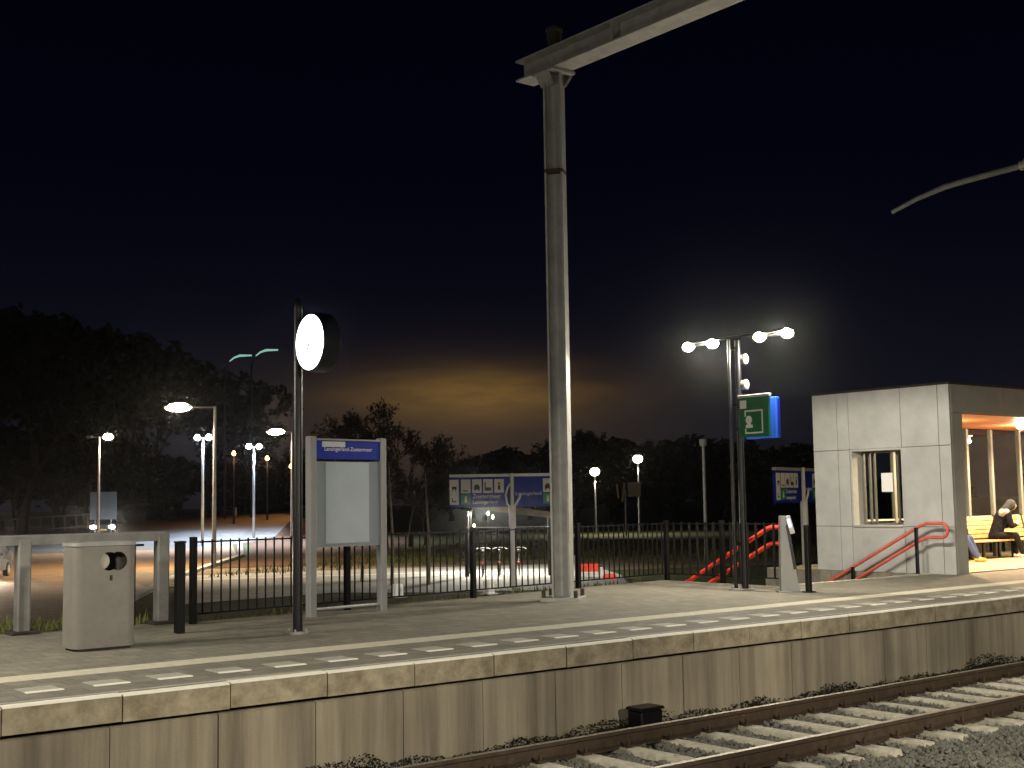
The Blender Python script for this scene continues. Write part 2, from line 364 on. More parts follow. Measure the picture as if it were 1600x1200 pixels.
# second thin line of the edge marking, tactile tiles, rear band
ln = MB(); ln.bbox(-30, 70, YE+0.17, YE+0.22, -0.002, 0.003); ln.build('edge_line', M_tile, plat_o)
tt = MB()
tt.mi = 0; tt.bev((0.17, 0.19, 0.0), (0.33, 0.30, 0.014), 0.004)
tt.mi = 1; tt.bev((0.17, 0.03, 0.0), (0.33, 0.065, 0.018), 0.004)
proto = None
for i in range(-6, 50):
    x = 3.72+i*0.6045
    if proto is None: proto = tt.build('tactile_tile', [M_tile, M_white], plat_o, (x, 11.43, 0.0))
    else: clone(proto, plat_o, (x, 11.43, 0.0))
bn = MB(); bn.bev((0.15, 0.2, 0.0), (0.296, 0.38, 0.010), 0.003); proto = None
for i in range(-10, 110):
    x = 2.9+i*0.3; z = random.uniform(-0.001, 0.001)
    if proto is None: proto = bn.build('band_tile', M_band, plat_o, (x, 12.28, z))
    else: clone(proto, plat_o, (x, 12.28, z))

# ------------------------------------------------------------------ track
bed = MB()
gx = [-8+i*0.5 for i in range(110)]; gy = [-3+j*0.5 for j in range(28)]
def bedz(x, y):
    z = -1.0 + 0.05*noise.noise((x*1.3, y*1.3, 0))
    z -= max(0, (y-10.0))*0.10
    return z
V = [(x, y, bedz(x, y)) for y in gy for x in gx]; nx = len(gx)
bed.add(V, [(j*nx+i, j*nx+i+1, (j+1)*nx+i+1, (j+1)*nx+i) for j in range(len(gy)-1) for i in range(nx-1)], True)
struct(bed.build('track_bed', M_bed), 'stony bed below the rails', 'track bed')
track = thing('railway_track', (0, 9.11, -0.786), 'rusty railway track with pale concrete sleepers in front of the platform', 'track')
rp = [(-0.036, 0), (0.036, 0), (0.036, -0.035), (0.010, -0.05), (0.010, -0.14), (0.075, -0.16), (0.075, -0.172), (-0.075, -0.172), (-0.075, -0.16), (-0.010, -0.14), (-0.010, -0.05), (-0.036, -0.035)]
for s in (0.785, -0.785):
    rl = MB(); rl.extr(rp, (-8, s, 0), (46, s, 0), (0, 1, 0))
    rl.mi = 1; rl.bbox(-8, 46, s-0.030, s+0.030, -0.002, 0.002)
    rl.build('rail', [M_rust, M_railtop], track)
sl = MB(); sl.extr([(-0.14, -0.34), (0.14, -0.34), (0.10, -0.17), (0.085, -0.155), (-0.085, -0.155), (-0.10, -0.17)], (0, -1.27, 0), (0, 1.27, 0), (1, 0, 0)); proto = None
cl = MB(); cl.bev((0, 0, -0.155), (0.11, 0.085, 0.05), 0.012); cl.tube((0.0, 0, -0.13), (0, 0, -0.085), 0.02, n=6); protoc = None
for i in range(-8, 75):
    x = 0.3+i*0.6
    if proto is None:
        proto = sl.build('sleeper', M_sleeper, track, (x, 0, 0)); s_ = proto
    else: s_ = clone(proto, track, (x+random.uniform(-.02, .02), 0, 0))
    for yy in (0.9, 0.67, -0.67, -0.9):
        if protoc is None: protoc = cl.build('rail_clip', M_rust, s_, (0, yy, 0))
        else: clone(protoc, s_, (0, yy, 0))
# ballast stones
bs = MB()
oc = [(1, 0, 0), (0, 1, 0), (-1, 0, 0), (0, -1, 0), (0, 0, 1), (0, 0, -1)]
of = [(0, 1, 4), (1, 2, 4), (2, 3, 4), (3, 0, 4), (1, 0, 5), (2, 1, 5), (3, 2, 5), (0, 3, 5)]
cnt = 0
while cnt < 24000:
    x = random.uniform(5.0, 26); y = random.uniform(5.6, 10.8)
    if x > 17 and random.random() < 0.6: continue
    fx = (x-0.3) % 0.6; on_sl = (fx < 0.13 or fx > 0.47) and abs(y-9.11) < 1.25
    if on_sl and random.random() < 0.93: continue
    if min(abs(y-9.895), abs(y-8.325)) < 0.07: continue
    r = random.uniform(0.020, 0.046)
    c = Vector((x, y, bedz(x, y)+r*0.3)); rot = Matrix.Rotation(random.uniform(0, 6.3), 3, Vector((random.gauss(0, 1), random.gauss(0, 1), random.gauss(0, 1))).normalized())
    sc = [r*random.uniform(0.7, 1.3) for _ in range(6)]
    bs.add([c + rot @ (Vector(o)*sc[k]) for k, o in enumerate(oc)], of); cnt += 1
stuff(bs.build('ballast', M_ballast), 'loose grey ballast stones around the sleepers', 'ballast')
# weeds / moss along the foot of the platform wall
wd = MB()
for k in range(26000):
    x = random.uniform(3, 30)
    dens = 0.35+1.0*noise.noise((x*0.7, 3.1, 0))+0.6*noise.noise((x*2.9, 7.7, 0))
    hmax = 0.075+0.20*max(0, dens)
    y = YE+0.085-abs(random.gauss(0, 0.11)); z = bedz(x, y)
    p = Vector((x, y, z+random.random()**1.4*hmax)); a_ = Vector((random.gauss(0, 1), random.gauss(0, 1), random.gauss(0, 1))).normalized(); b2 = a_.orthogonal().normalized(); q = random.uniform(0.008, 0.026)
    q *= 0.8; wd.add([p-a_*q, p+b2*q*0.7, p+a_*q, p-b2*q*0.7], [(0, 1, 2, 3)])
sm_ = MB(); sv = []; nxs = 260
for i in range(nxs):
    x = 3+i*0.105; dens = 0.35+1.0*noise.noise((x*0.7, 3.1, 0))+0.6*noise.noise((x*2.9, 7.7, 0)); hh0 = 0.03+0.11*max(0, dens)
    for yy, zf in ((YE+0.11, 1.0), (YE+0.02, 0.85+0.25*noise.noise((x*6, 1, 0))), (YE-0.10, 0.5+0.3*noise.noise((x*5, 4, 0))), (YE-0.26, 0.12), (YE-0.42, -0.3)):
        sv.append((x, yy, bedz(x, yy)+hh0*zf))
sm_.add(sv, [(i*5+j, i*5+j+1, (i+1)*5+j+1, (i+1)*5+j) for i in range(nxs-1) for j in range(4)], True)
struct(sm_.build('soil_strip', M_soil), 'dark soil heaped against the foot of the platform wall', 'soil')
stuff(wd.build('weeds', M_weed), 'dark weeds and moss along the foot of the platform wall', 'weeds')
# cable box
cb = thing('cable_box', (10.36, 10.62, -1.03), 'black cable box on the ballast against the platform wall', 'box')
b = MB(); b.bev((0, 0, 0.15), (0.34, 0.24, 0.22), 0.02); b.build('body', M_black, cb)
b = MB(); b.bev((0, 0, 0.275), (0.37, 0.27, 0.03), 0.012); b.build('lid', M_black, cb)
b = MB(); b.tube((0.16, 0, 0.08), (0.5, -0.05, 0.03), 0.025); b.build('cable', M_black, cb)
b = MB(); b.bbox(-0.15, 0.15, -0.1, 0.1, -0.05, 0.045); b.build('foot', M_dirt, cb)

# ------------------------------------------------------------------ near platform (where the camera stands)
npf = MB(); npf.prism([(-40, -4.5), (70, -4.5), (70, 1.6), (-40, 1.6)], G-0.1, 0.0)
struct(npf.build('near_platform', M_pave), 'platform on the near side of the tracks', 'platform')

# ------------------------------------------------------------------ platform lamps
def make_platform_lamp(loc, label, power, dark_post=True):
    t = thing('platform_lamp', loc, label, 'lamp', 'station platform lamps')
    m = MB(); m.bev((0, 0, 0.015), (0.34, 0.30, 0.03), 0.01)
    for a in (-1, 1):
        for c in (-1, 1): m.tube((a*0.12, c*0.1, 0.03), (a*0.12, c*0.1, 0.07), 0.014, n=6)
    m.build('base_plate', M_galv, t)
    m = MB(); m.tube((0.03, -0.05, 0.03), (0.03, -0.05, 4.33), 0.062, 0.05, 12); m.build('pole', M_black, t)
    m = MB(); m.tube((-0.03, 0.10, 0.03), (-0.03, 0.10, 4.36), 0.034, 0.03, 10); m.build('pole', M_black, t)
    m = MB()
    for z in (0.8, 2.0, 3.2, 4.2): m.box((0, 0.025, z), (0.03, 0.16, 0.05))
    m.build('spacer', M_black, t)
    m = MB(); m.tube((0, -1.20, 4.40), (0, 1.10, 4.40), 0.022, n=8); m.build('arm', M_black, t)
    for y0, y1 in ((0.50, 1.10), (-1.18, -0.58)):
        f = MB(); f.bev((0, (y0+y1)/2, 4.395), (0.10, y1-y0+0.16, 0.022), 0.006)
        f.tube((-0.03, y0, 4.345), (-0.03, y1, 4.345), 0.006, n=6); f.tube((0.03, y0, 4.345), (0.03, y1, 4.345), 0.006, n=6)
        fo = f.build('lamp_fitting', M_black, t)
        point_light('lamp_light', t, (0, (y0+y1)/2, 4.22), power*1.7, WARM, 0.06, spot=176)
        point_light('lamp_spill', t, (0, (y0+y1)/2, 4.21), power*0.42, WARM, 0.06)
        for yy in (y0, y1):
            bl = MB(); bl.ball((0, yy, 4.335), 0.105, 14, 10, (1, 1, 0.8)); bl.build('bulb', M_lampw, fo)
    return t
PL = make_platform_lamp((17.0, 14.98, 0), 'twin armed lit platform lamp on black poles beside the green sign', 350)
for z in (4.0, 3.55):
    m = MB(); m.tube((0.09, -0.17, z), (0.09, -0.06, z), 0.075, 0.085, 14); m.ball((0.09, -0.17, z), 0.075, 12, 6, (1, 0.5, 1.3))
    m.build('loudspeaker', M_bin, PL)
make_platform_lamp((0.4, 15.2, 0), 'twin armed lit platform lamp on the far platform beyond the left edge', 460)
make_platform_lamp((-6.0, -3.0, 0), 'twin armed lit platform lamp on the near platform left of the viewer', 900)
make_platform_lamp((9.5, -3.0, 0), 'twin armed lit platform lamp on the near platform right of the viewer', 1350)

# hanging signs on the lamp
gs = thing('emergency_sign', (16.97, 14.54, 2.62), 'green sign with white pictogram hanging on the black lamp poles', 'sign')
m = MB(); m.bev((0, 0, 0.345), (0.05, 0.66, 0.69), 0.008); m.build('panel', M_green, gs)
m = MB(); m.bev((0, 0, 0.71), (0.07, 0.70, 0.05), 0.008); m.build('top_rail', M_alu, gs)
m = MB()
for (y0, y1, z0, z1) in ((-0.20, 0.20, 0.06, 0.085), (-0.20, -0.175, 0.085, 0.44), (-0.20, 0.20, 0.44, 0.465), (0.175, 0.20, 0.085, 0.15), (0.175, 0.20, 0.36, 0.44)):
    m.bbox(-0.029, -0.026, y0, y1, z0, z1)
m.build('pictogram_frame', M_signw, gs)
m = MB(); m.tube((-0.0295, 0.11, 0.30), (-0.026, 0.11, 0.30), 0.07, n=16); m.bbox(-0.0296, -0.026, 0.03, 0.18, 0.16, 0.215); m.bbox(-0.0297, -0.026, 0.07, 0.15, 0.215, 0.26)
m.build('pictogram', M_signw, gs)
m = MB(); m.bbox(-0.029, -0.026, 0.16, 0.30, 0.50, 0.64); m.build('corner_tile', M_signw, gs)
m = MB(); m.tube((0, 0.3, 0.5), (0.02, 0.42, 0.5), 0.02, n=6); m.tube((0, 0.3, 0.15), (0.02, 0.42, 0.15), 0.02, n=6); m.build('bracket', M_black, gs)
bsn = thing('blue_sign', (17.18, 14.54, 2.60), 'blue panel hanging just behind the green sign', 'sign')
m = MB(); m.bev((0, 0, 0.35), (0.10, 0.68, 0.70), 0.01); m.build('panel', mat('bright_sign_blue', (0.02, 0.10, 0.62), 0.35, var=0.05), bsn)
m = MB(); m.bbox(-0.01, 0.05, -0.345, -0.341, 0.03, 0.67); m.build('edge_strip', M_blue, bsn)
m = MB(); m.tube((-0.03, 0.33, 0.55), (-0.13, 0.40, 0.55), 0.02, n=6); m.build('bracket', M_black, bsn)

# ------------------------------------------------------------------ clock
ck = thing('station_clock', (7.92, 14.21, 0), 'lit round station clock on a tall black pole', 'clock')
m = MB(); m.tube((0, 0, 0), (0, 0, 4.02), 0.062, 0.062, 14); m.build('pole', M_black, ck)
m = MB(); m.tube((0, 0, 0), (0, 0, 0.03), 0.14, 0.14, 14)
for a in range(4): m.tube((0.11*math.cos(a*1.57+.78), 0.11*math.sin(a*1.57+.78), 0.03), (0.11*math.cos(a*1.57+.78), 0.11*math.sin(a*1.57+.78), 0.06), 0.014, n=6)
m.build('base_plate', M_galv, ck)
m = MB(); m.ball((0, 0, 4.06), 0.075, 12, 10, (0.8, 0.8, 1.9)); m.build('finial', M_black, ck)
m = MB()
for z in (3.35, 3.78): m.tube((0, 0, z), (0.0, -0.3, z), 0.025, n=8)
m.build('bracket', M_black, ck)
hs = MB(); hs.tube((-0.105, -0.5, 3.57), (0.105, -0.5, 3.57), 0.365, 0.365, 40); hs.build('housing', M_black, ck)
for s in (-1, 1):
    fc = MB(); fc.tube((s*0.106, -0.5, 3.57), (s*0.112, -0.5, 3.57), 0.340, 0.340, 40); fo = fc.build('clock_face', M_clock, ck)
    hd = MB()
    x = s*0.1145
    for L, w, ang in ((0.17, 0.022, 212), (0.06, 0.018, 40)):
        dy, dz = math.sin(R(ang))*L*s, math.cos(R(ang))*L
        hd.tube((x, -0.5, 3.57), (x, -0.5+dy, 3.57+dz), w*0.62, w*0.5, 8)
    hd.build('hand', M_ink, fo)
    rm = MB()
    for k in range(36):
        a0, a1 = 2*math.pi*k/36, 2*math.pi*(k+1)/36
        rm.tube((s*0.108, -0.5+math.cos(a0)*0.352, 3.57+math.sin(a0)*0.352), (s*0.108, -0.5+math.cos(a1)*0.352, 3.57+math.sin(a1)*0.352), 0.013, n=5, caps=False)
    rm.build('rim', M_black, fo)

# ------------------------------------------------------------------ catenary portal
pt = thing('catenary_portal', (13.5, 15.64, 0), 'tall grey steel overhead line mast with a crossbeam over the track', 'mast')
def hbeam(mb, p0, p1, w, h, side, upv):
    tf, tw = 0.03, 0.025
    pr = [(-w/2, -h/2), (w/2, -h/2), (w/2, -h/2+tf), (tw/2, -h/2+tf), (tw/2, h/2-tf), (w/2, h/2-tf), (w/2, h/2), (-w/2, h/2), (-w/2, h/2-tf), (-tw/2, h/2-tf), (-tw/2, -h/2+tf), (-w/2, -h/2+tf)]
    mb.extr(pr, p0, p1, side, upv)
for yy in (0.0, -17.2):
    m = MB(); hbeam(m, (0, yy, 0.06), (0, yy, 8.62), 0.30, 0.30, (0.8, 0.6, 0), (-0.6, 0.8, 0)); m.build('mast', M_mast, pt)
    m = MB()
    m.bev((0, yy, 0.03), (0.62, 0.62, 0.06), 0.01, rz=0.64); m.build('base_plate', M_mast, pt)
    for a in (-1, 1):
        for c in (-1, 1):
            m = MB(); q = Matrix.Rotation(0.64, 3, 'Z') @ Vector((a*0.26, c*0.26, 0)); m.tube((q.x, yy+q.y, 0.05), (q.x, yy+q.y, 0.17), 0.032, n=8); m.build('anchor_bolt', M_rust, pt)
    m = MB(); q = Matrix.Rotation(0.64, 3, 'Z') @ Vector((0.30, -0.05, 0)); m.box((q.x*0.72, yy+q.y*0.9, 0.25), (0.03, 0.06, 0.50), rz=0.64, ry=R(-24)); m.build('stiffener', M_mast, pt)
    m = MB(); m.bev((0, yy, 8.62), (0.52, 0.52, 0.05), 0.01); m.box((0.2, yy, 8.50), (0.04, 0.3, 0.25), ry=R(35)); m.box((-0.2, yy, 8.50), (0.04, 0.3, 0.25), ry=R(-35)); m.build('head_plate', M_mast, pt)
    m = MB(); m.bev((0, yy, 6.96), (0.315, 0.315, 0.06), 0.01, rz=0.64); m.build('collar', M_rust, pt)
m = MB(); hbeam(m, (0, 0.75, 8.83), (0, -18.0, 8.83), 0.40, 0.36, (1, 0, 0), (0, 0, 1)); m.build('crossbeam', M_mast, pt)
m = MB(); m.tube((0.05, 0.02, 9.0), (0.05, 0.02, 9.35), 0.10, 0.13, 12); m.ball((0.05, 0.02, 9.38), 0.15, 12, 6, (1, 1, 0.6)); m.build('insulator_cap', M_dirt, pt)
for k in range(8):
    m = MB(); m.box((0, -1.6-k*2.0, 8.83), (0.36, 0.03, 0.32)); m.build('web_stiffener', M_mast, pt)
# cantilever on the next mast
ca = thing('catenary_cantilever', (20.0, 2.4, 0), 'grey tubular overhead line arm reaching in from the right', 'overhead line')
m = MB(); hbeam(m, (0, 0, 0), (0, 0, 8.2), 0.3, 0.3, (1, 0, 0), (0, 1, 0)); m.build('mast', M_mast, ca)
m = MB(); m.path([(0, 0.1, 7.15), (0, 6.0, 7.14), (0, 8.6, 7.10), (0, 9.7, 7.06), (0, 10.2, 7.03), (0, 10.8, 6.92), (0, 11.3, 6.78)], [0.055]*5+[0.045, 0.04], 10); m.build('arm', mat('dull_tube', (0.10, 0.10, 0.092), 0.7, var=0.3), ca)
m = MB(); m.tube((0, 8.35, 7.10), (0, 8.75, 7.10), 0.085, n=12); m.tube((0, 8.45, 7.10), (0, 8.5, 7.10), 0.12, n=12); m.tube((0, 8.6, 7.1), (0, 8.65, 7.1), 0.12, n=12); m.build('insulator', M_bin, ca)
m = MB(); m.tube((0, 0.1, 8.1), (0, 6.4, 7.17), 0.02, n=6); m.build('stay', M_mast, ca)

# ------------------------------------------------------------------ fence
fa = Vector((7.55, 16.42, 0)); fb = Vector((18.15, 17.9, 0)); fc_ = Vector((18.22, 15.05, 0))
def make_fence(name, a, b, label, n_sec, first_post=True, br_=0.013, pitch_=0.148):
    t = thing(name, (0, 0, 0), label, 'fence')
    d = (b-a); L = d.length; d.normalize(); rz = math.atan2(d.y, d.x)
    post = MB(); post.bev((0, 0, 0.57), (0.085, 0.085, 1.20), 0.008); po = None
    bar = MB(); bar.tube((0, 0, 0.12), (0, 0, 1.13), br_, n=8); bo = None
    for k in range(0 if first_post else 1, n_sec+1):
        p = a+d*L*k/n_sec
        if po is None: po = post.build('post', M_fence, t, p); po.rotation_euler = (0, 0, rz)
        else: clone(po, t, p, rz)
    for k in range(n_sec):
        p = a+d*L*(k+0.5)/n_sec; ls = L/n_sec
        for z in (0.13, 1.10):
            m = MB(); m.bev((0, 0, 0), (ls-0.085, 0.035, 0.022), 0.004); o = m.build('rail', M_fence, t, p+Vector((0, 0, z))); o.rotation_euler = (0, 0, rz)
        nb = int(round(ls/pitch_))
        for q in range(1, nb):
            pp = a+d*(L*k/n_sec+ls*q/nb)
            if bo is None: bo = bar.build('bar', M_fence, t, pp)
            else: clone(bo, t, pp)
    return t
make_fence('bar_fence', fa, fb, 'black steel bar fence along the back of the platform', 4)
make_fence('bar_fence', fb, fc_, 'black bar balustrade on the left side of the stairwell', 2, False, 0.022, 0.21)
bp = thing('steel_post', (6.87, 15.33, 0), 'thick black post in front of the left end of the fence', 'post')
m = MB(); m.bev((0, 0, 0.57), (0.11, 0.11, 1.12), 0.01); m.build('shaft', M_fence, bp)
m = MB(); m.bev((0, 0, 1.14), (0.125, 0.125, 0.025), 0.008); m.build('cap', M_fence, bp)
fx = thing('bar_fence', (6.35, 16.3, 0), 'short stub of black bars between the bin and the thick black post', 'fence')
for k in range(3):
    m = MB(); m.tube((k*0.16, 0, 0.05), (k*0.16, 0, 1.1), 0.022, n=8); m.build('bar', M_fence, fx)
m = MB(); m.bev((0.17, 0, 1.09), (0.55, 0.04, 0.03), 0.005); m.build('rail', M_fence, fx)

# grey guard rail at the far left
M_grail = mat('weathered_guard_steel', (0.20, 0.20, 0.185), 0.6, metal=0.1, var=0.3, scale=4)
gr = thing('guard_rail', (5.4, 16.8, 0), 'grey steel guard rail with box posts behind the litter bin', 'railing')
for x in (-1.9, 0.0, 1.86):
    m = MB(); m.bev((x, 0, 0.6), (0.17, 0.17, 1.2), 0.02); po = m.build('post', M_grail, gr)
    m = MB(); m.bev((x, 0, 0.02), (0.34, 0.34, 0.05), 0.01); m.build('base_plate', M_dirt, po)
m = MB(); m.bev((-0.5, -0.02, 1.19), (4.9, 0.11, 0.13), 0.02); m.build('rail', M_grail, gr)

# ------------------------------------------------------------------ litter bin
bn_ = thing('litter_bin', (5.50, 14.45, 0), 'tall grey metal litter bin with a round opening at the left of the platform', 'bin')
def rrect(w, d, r, n=6):
    P = []
    for cx, cy, a0 in ((w/2-r, d/2-r, 0), (-w/2+r, d/2-r, 90), (-w/2+r, -d/2+r, 180), (w/2-r, -d/2+r, 270)):
        for k in range(n+1):
            a = R(a0+90*k/n); P.append((cx+r*math.cos(a), cy+r*math.sin(a)))
    return P
bm = bmesh.new()
def shell(mb, P, z0, z1, smooth=True):
    n = len(P); vs_ = [(x, y, z0) for x, y in P]+[(x, y, z1) for x, y in P]
    mb.add(vs_, [(i, (i+1) % n, n+(i+1) % n, n+i) for i in range(n)], smooth)
PB = rrect(0.72, 0.46, 0.11, 14)
bm.free()
m = MB(); shell(m, PB, 0.03, 1.155); m.add([(x, y, 1.155) for x, y in PB], [tuple(range(len(PB)))]); body = m.build('body', M_bin, bn_)
# round mouth: boolean cut through the front
cut = MB(); cut.tube((0.03, -0.5, 0.985), (0.03, -0.06, 0.985), 0.105, n=24); cut.tube((0.13, -0.5, 0.985), (0.13, -0.06, 0.985), 0.105, n=24)
cuto = cut.build('cutter', M_black, bn_)
for ob_ in (cuto, body):
    bmw = bmesh.new(); bmw.from_mesh(ob_.data); bmesh.ops.remove_doubles(bmw, verts=bmw.verts, dist=1e-5); bmesh.ops.recalc_face_normals(bmw, faces=bmw.faces); bmw.to_mesh(ob_.data); bmw.free()
sd = body.modifiers.new('solid', 'SOLIDIFY'); sd.thickness = 0.02; sd.offset = -1
bo_ = body.modifiers.new('mouth', 'BOOLEAN'); bo_.object = cuto; bo_.solver = 'EXACT'; bo_.use_self = True
dg = bpy.context.evaluated_depsgraph_get(); nm = bpy.data.meshes.new_from_object(body.evaluated_get(dg)); body.modifiers.clear(); body.data = nm
for p_ in nm.polygons: p_.use_smooth = False
bpy.data.objects.remove(cuto)
m = MB(); m.prism(rrect(0.75, 0.49, 0.12), 1.16, 1.20); m.build('lid', M_galv, bn_)
m = MB(); m.prism(rrect(0.66, 0.40, 0.1), 0.0, 0.03); m.build('plinth', M_dirt, bn_)
m = MB(); m.tube((-0.02, -0.10, 0.985), (-0.02, -0.05, 0.985), 0.10, n=20); m.build('inner_plate', mat('bin_inner', (0.5, 0.46, 0.38), 0.5, var=0.1), bn_)
m = MB(); m.bev((0.05, -0.236, 0.80), (0.03, 0.012, 0.06), 0.003); m.build('lock', M_black, bn_)

# ------------------------------------------------------------------ information board
ib = thing('information_board', (9.2, 16.12, 0), 'grey timetable board with a blue header beside the clock pole', 'board', None, R(7))
for x in (0.0, 1.30):
    m = MB(); m.bev((x, 0, 1.28), (0.12, 0.12, 2.56), 0.012); m.build('post', M_grey, ib)
m = MB(); m.bbox(0.06, 1.24, -0.035, 0.035, 0.97, 2.20); m.build('case', M_case, ib)
hd = MB(); hd.bbox(0.06, 1.24, -0.045, 0.045, 2.235, 2.50); ho = hd.build('header', M_blue, ib)
RX = Matrix.Rotation(R(90), 4, 'X')
text_mesh('lettering', 'Lansingerland-Zoetermeer', 0.082, M_signw, ho, Matrix.Translation((0.20, -0.048, 2.355)) @ RX)
m = MB(); m.bbox(0.16, 0.58, -0.049, -0.046, 2.41, 2.49); m.build('header_tile', mat('header_tile', (0.55, 0.55, 0.53), 0.5, var=0.1), ho)
m = MB(); m.bbox(0.23, 1.03, -0.041, -0.037, 1.02, 2.19); po = m.build('poster', M_poster, ib)
m = MB(); m.bbox(0.07, 1.23, -0.058, -0.052, 0.98, 2.20); m.build('glass', M_glassd, ib)
m = MB(); m.bbox(0.06, 1.24, -0.06, 0.05, 2.505, 2.53); m.build('top_rail', M_grey, ib)
m = MB(); m.tube((0.06, 0, 0.10), (1.24, 0, 0.10), 0.022, n=8); m.build('bottom_rail', M_alu, ib)

# ------------------------------------------------------------------ blue direction signs
def dir_sign(loc, rz, half_l, half_r, label):
    t = thing('direction_sign', loc, label, 'sign', None, rz); t.scale = (1.83, 1.83, 1.83)
    m = MB(); m.tube((0, 0, 0), (0, 0, 1.50), 0.066, n=14); m.tube((0, 0, 1.50), (0, 0, 2.08), 0.035, n=12); m.build('pole', M_signw, t)
    m = MB(); m.path([(0, -0.005, 1.42), (-0.09, -0.02, 1.52), (-0.12, -0.03, 1.68), (-0.08, -0.02, 1.82), (-0.02, 0, 1.9)], 0.018, 8); m.build('fork', M_signw, t)
    m = MB(); m.path([(0, -0.005, 1.42), (0.07, -0.02, 1.52), (0.13, -0.03, 1.62), (0.16, -0.03, 1.72)], 0.022, 8); m.build('fork', M_signw, t)
    pn = MB(); pn.bbox(-half_l, half_r, 0.045, 0.10, 1.47, 2.02); po = pn.build('panel', M_blue, t)
    m = MB(); m.bbox(-half_l, half_r, 0.035, 0.11, 2.025, 2.075); m.build('top_rail', M_alu, t)
    def tile(x, z, w, h, mt, glyph=0):
        a = MB(); a.bbox(x, x+w, 0.038, 0.044, z, z+h); o = a.build('pictogram_tile', mt, po)
        q = MB(); yf, yb = 0.034, 0.037
        if glyph == 1: q.bbox(x+w*.2, x+w*.8, yf, yb, z+h*.12, z+h*.2)
        elif glyph == 2: q.bbox(x+w*.2, x+w*.8, yf, yb, z+h*.25, z+h*.5); q.bbox(x+w*.3, x+w*.7, yf, yb, z+h*.5, z+h*.62); q.bbox(x+w*.22, x+w*.36, yf, yb, z+h*.15, z+h*.25); q.bbox(x+w*.64, x+w*.78, yf, yb, z+h*.15, z+h*.25)
        elif glyph == 3: q.bbox(x+w*.15, x+w*.28, yf, yb, z+h*.15, z+h*.8); q.bbox(x+w*.28, x+w*.85, yf, yb, z+h*.15, z+h*.4)
        elif glyph == 4: q.tube((x+w*.5, yf, z+h*.68), (x+w*.5, yb, z+h*.68), w*.12, n=12); q.bbox(x+w*.36, x+w*.64, yf, yb, z+h*.2, z+h*.56)
        elif glyph == 5:
            q.bbox(x+w*.25, x+w*.75, yf, yb, z+h*.62, z+h*.72); q.bbox(x+w*.3, x+w*.4, yf, yb, z+h*.54, z+h*.62); q.bbox(x+w*.6, x+w*.7, yf, yb, z+h*.54, z+h*.62)
            q.bbox(x+w*.25, x+w*.7, yf, yb, z+h*.10, z+h*.14); q.bbox(x+w*.25, x+w*.35, yf, yb, z+h*.14, z+h*.26)
        if glyph: q.build('pictogram', M_ink if mt is not M_greenl else M_signw, o)
    s = -1
    tile(-half_l, 1.52, 0.17, 0.46, M_signw, 5)
    for k in range(4): tile(-half_l+0.21+k*0.205, 1.73, 0.175, 0.25, M_signw, (1, 2, 3, 4)[k])
    tile(-half_l+0.21, 1.52, 0.175, 0.19, M_greenl, 4)
    text_mesh('lettering', 'Zoetermeer', 0.105, M_signw, po, Matrix.Translation((-half_l+0.42, 0.043, 1.635)) @ RX)
    text_mesh('lettering', 'Lansingerland', 0.085, M_signw, po, Matrix.Translation((-half_l+0.42, 0.043, 1.535)) @ RX)
    text_mesh('lettering', 'Lansingerland', 0.088, M_signw, po, Matrix.Translation((0.06, 0.043, 1.68)) @ RX)
    tile(half_r-0.43, 1.73, 0.175, 0.25, M_signw, 2); tile(half_r-0.43, 1.52, 0.175, 0.19, M_greenl, 4)
    return t
dir_sign((26.94, 33.74, G), R(-40), 1.15, 1.0, 'blue direction sign with white pictogram tiles on a white pole behind the fence')
dir_sign((33.0, 26.35, G), R(18), 1.15, 1.0, 'blue sign with white pole partly hidden by the shelter')

# card reader post, black post, kerb block
cr = thing('card_reader', (17.15, 14.08, 0), 'slanted pale card reader post at the top of the stairs', 'card reader', None, R(-38))
m = MB(); w0, w1 = 0.26, 0.085
def slab(mb, z0, z1, xa0, xa1, xb0, xb1, yh):
    vs_ = [(xa0, -yh, z0), (xa1, -yh, z0), (xa1, yh, z0), (xa0, yh, z0), (xb0, -yh, z1), (xb1, -yh, z1), (xb1, yh, z1), (xb0, yh, z1)]
    mb.add(vs_, [(3, 2, 1, 0), (4, 5, 6, 7), (0, 1, 5, 4), (1, 2, 6, 5), (2, 3, 7, 6), (3, 0, 4, 7)])
slab(m, 0.02, 1.10, -0.14, 0.17, -0.12, 0.01, 0.075); slab(m, 1.10, 1.27, -0.12, 0.01, -0.11, 0.04, 0.075); m.build('column', M_facade, cr)
m = MB(); m.bev((0.015, 0, 0.012), (0.42, 0.26, 0.024), 0.006); m.build('base_plate', M_galv, cr)
m = MB(); m.box((0.04, -0.02, 1.12), (0.075, 0.20, 0.30), ry=R(-14)); hh = m.build('reader_head', M_signw, cr)
m = MB(); m.box((0.02, -0.125, 1.15), (0.05, 0.008, 0.14), ry=R(-14)); m.build('screen', emit('reader_screen', (0.6, 0.8, 1.0), 1.2), hh)
m = MB(); m.box((0.05, -0.079, 0.75), (0.05, 0.008, 0.75), ry=R(-8.5)); m.build('seam', M_black, cr)
k_ = thing('steel_post', (17.28, 13.76, 0), 'slim black post between the card reader and the shelter wall', 'post')
m = MB(); m.bev((0, 0, 0.56), (0.085, 0.085, 1.12), 0.008); m.build('shaft', M_black, k_)
m = MB(); m.bev((0, 0, 0.01), (0.16, 0.16, 0.02), 0.004); m.build('base_plate', M_black, k_)

